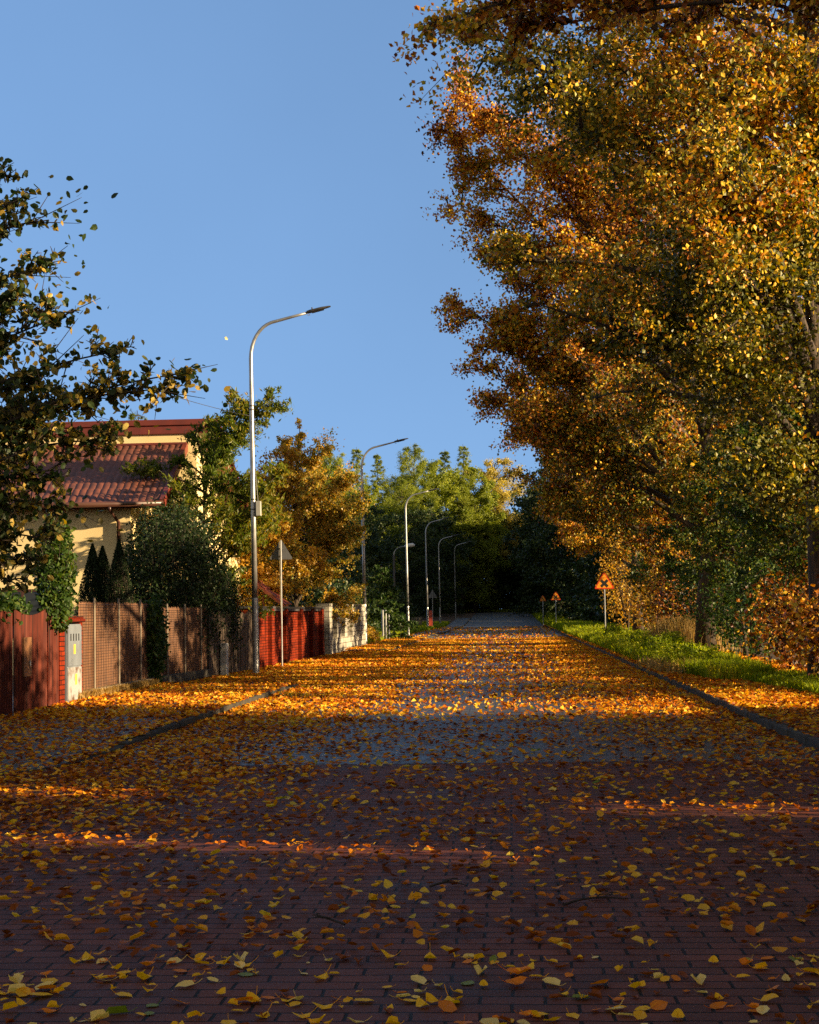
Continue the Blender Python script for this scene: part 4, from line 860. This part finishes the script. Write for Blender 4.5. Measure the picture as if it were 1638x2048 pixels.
# small tiled roof above the brick wall
M['tile'] = surf('roof tile', (.24, .05, .03), (.15, .035, .025), 5, .45, .2, 12)
def wavy_roof(w_, l_, tw=.2, th=.33, amp=.03, step=.045, res=5):
    nu = int(w_/tw*res*2); us = np.linspace(0, w_, nu); rows = []; nv = int(l_/th)
    for k in range(nv):
        for t in (0.0, .999): rows.append((k+t)*l_/nv)
    out_ = []
    for i, v in enumerate(rows):
        z = amp*np.abs(np.sin(us/tw*math.pi))**.8+step*(1-(i % 2)*1.0)*0+step*(i % 2)
        out_.append(np.stack([us, np.full(nu, v), z], -1))
    return np.array(out_)
def canopy():
    a = P(514, 1163, 50); b = P(572, 1208, 50)
    root = empty('gate_canopy', (a[0]-.1, 50, 0)); tag(root, 'small sloping red tiled canopy rising behind the brick wall', 'roof')
    r = wavy_roof(1.4, 1.25); r2 = r.copy(); sl = math.atan2(a[2]-b[2], b[0]-a[0]); 
    X = r[..., 1]*math.cos(sl)+r[..., 2]*math.sin(sl); Z = a[2]-r[..., 1]*math.sin(sl)+r[..., 2]*math.cos(sl); Y = r[..., 0]
    MB().grid(np.stack([X, Y, Z], -1)).build('tiles', M['tile'], root)
    m = MB(); m.tube([(0, -.05, a[2]+.03), (0, 1.45, a[2]+.03)], .06, 8); m.build('ridge', M['tile'], root)
    m = MB(); m.add([(0, -.02, a[2]-.09), (1.25*math.cos(sl), -.02, a[2]-.09-1.25*math.sin(sl)), (1.25*math.cos(sl), -.02, a[2]+.02-1.25*math.sin(sl)), (0, -.02, a[2]+.02)], [(0, 1, 2, 3)]); m.box(.05, .13, 0, .08, 0, a[2]-.1); m.box(.05, .13, 1.3, 1.38, 0, a[2]-.1); m.box(1.0, 1.08, 0, .08, 0, a[2]-.75); m.build('timber_frame', M['tile'], root)
canopy()
# three posts, red board, picket fence
for i, px in enumerate((766, 772, 778)):
    p = P(px, 1284, 82+i*1.0); o = MB().tube([(0, 0, 0), (0, 0, 1.6), (0, 0, 1.62)], [.055, .055, .03], 10).build('grey_post', M['steel'], loc=(p[0], 82+i*1.0, .05)); tag(o, ['left', 'middle', 'right'][i]+' one of three short grey posts before the young green tree', 'post', 'three grey posts')
o = MB().box(-.17, .17, -.05, .05, 0, 1.6).build('red_board', surf('red board', (.45, .06, .03), (.35, .05, .03), 3, .5), loc=(P(861, 1250, 134)[0], 134, .05)); tag(o, 'narrow red board standing right of the fourth street lamp', 'board'); bevel(o, .01)
f, L = local('picket_fence', (-11.5, 128), (-8.2, 150), 'low pale fence in the shade behind the far lamps', 'fence')
m = MB(); x = 0
while x < L: m.box(x, x+.08, 0, .03, .05, 1.1); x += .25
m.build('pickets', M['pale_metal'], f); MB().box(0, L, .03, .06, .8, .9).build('rail', M['pale_metal'], f)

# ------------------------------------------------------------------ yellow house
M['plaster'] = surf('yellow plaster', (.84, .68, .36), (.74, .58, .29), 1.2, .85, .15, 60)
M['fascia'] = surf('brown red fascia', (.16, .03, .02), (.12, .025, .018), 3, .4)
M['gutter'] = surf('brown gutter', (.07, .03, .02), (.05, .02, .015), 3, .35)
def house():
    c0 = P(393, 880, 45); rz = R(0); root = empty('yellow_house', (c0[0], 45, 0), rz); tag(root, 'yellow plastered house with red tiled lean-to roof behind the left fence', 'house')
    zt = P(393, 866, 45)[2]; ze = zt+.40
    wm = MB().box(-8.0, 0, 0, 7.2, 0, zt-.03)
    for q in wm.v: q[:, 2] = np.where(q[:, 2] > 1, q[:, 2]-q[:, 1]*.44, q[:, 2])
    wm.build('wall', M['plaster'], root)
    rf_ = MB(); rf_.box(-8.6, .62, -.06, 7.6, zt+.005, ze-.17); rf_.box(-8.66, .68, -.10, 7.66, ze-.167, ze)
    for q in rf_.v: q[:, 2] -= np.maximum(0, q[:, 1]+.10)*.44
    ro = rf_.build('roof', M['fascia'], root); bevel(ro, .01)
    # lean-to
    zr = P(367, 890, 45)[2]; xr = P(367, 890, 45)[0]-c0[0]; run = 3.15; zv = P(318, 1003, 45-run)[2]; sl = math.atan2(zr-zv, run); ll = math.hypot(run, zr-zv)
    r = wavy_roof(8.0+xr, ll, .19, .34)
    X = r[..., 0]-8.0; Y = -run+r[..., 1]*math.cos(sl)-r[..., 2]*math.sin(sl)-.004; Z = zv+r[..., 1]*math.sin(sl)+r[..., 2]*math.cos(sl)
    tl = MB().grid(np.stack([X, Y, Z], -1)).build('tiled_roof', surf('house tiles', (.145, .048, .030), (.08, .032, .024), 6, .5, .1, 20), root)
    b = MB(); n_ = np.array([0, -math.sin(sl), math.cos(sl)]); a0 = np.array([xr, -run, zv]); a1 = np.array([xr, -.002, zr])
    v = []
    for x in (xr, xr+.13):
        for pnt in (a0, a1):
            for h in (-.16, .075): v.append(np.array([x, pnt[1], pnt[2]])+n_*h)
    b.add(v, [(0, 1, 3, 2), (4, 6, 7, 5), (0, 2, 6, 4), (1, 5, 7, 3), (0, 4, 5, 1), (2, 3, 7, 6)]); b.build('verge_board', M['fascia'], root)
    MB().box(-8.0, xr+.1, -.12, -.003, zr+.01, zr+.07).build('flashing', M['fascia'], root)
    xc = P(259, 1050, 45-2.75)[0]-c0[0]; yf = -2.62
    MB().box(-8.0, xc, yf, -.003, 0, zv+.22).build('lean_to_wall', M['plaster'], root)
    MB().add([(-8, -run+.02, zv-.06), (xr, -run+.02, zv-.06), (xr, -.01, zr-.18), (-8, -.01, zr-.18)], [(0, 1, 2, 3)]).build('soffit', M['gutter'], root)
    g = MB(); g.tube([(-8, -run-.05, zv-.05), (xr+.1, -run-.05, zv-.05)], .075, 10); g.box(-8, xr, -run+.0, -run+.022, zv-.16, zv-.0); g.build('gutter', M['gutter'], root, smooth=True)
    xd = P(236, 1050, 45-2.75)[0]-c0[0]
    g = MB(); g.tube([(xd-.12, -run-.05, zv-.1), (xd-.12, -run-.02, zv-.2), (xd, yf-.07, zv-.5), (xd, yf-.07, 0)], .05, 10); g.build('downpipe', M['gutter'], root, smooth=True)
    for k, z in enumerate((1.4, 2.6, zv-.75)): MB().tube([(xd, yf-.07, z), (xd, yf-.07, z+.03)], .058, 10).build('pipe_clip', M['gutter'], root)
    # window in the lean-to front, mostly hidden by the thujas
    wx = xc-3.6
    fr = MB()
    for a in ((wx, wx+1.3, 1.0, 1.07), (wx, wx+1.3, 2.23, 2.3), (wx, wx+.07, 1.07, 2.23), (wx+1.23, wx+1.3, 1.07, 2.23), (wx+.62, wx+.68, 1.07, 2.23)): fr.box(a[0], a[1], yf-.03, yf-.002, a[2], a[3])
    w_ = fr.build('window', M['gutter'], root); MB().box(wx+.07, wx+1.23, yf-.012, yf-.003, 1.07, 2.23).build('pane', surf('dark glass', (.02, .025, .03), (.02, .02, .025), 2, .05), w_)
house()
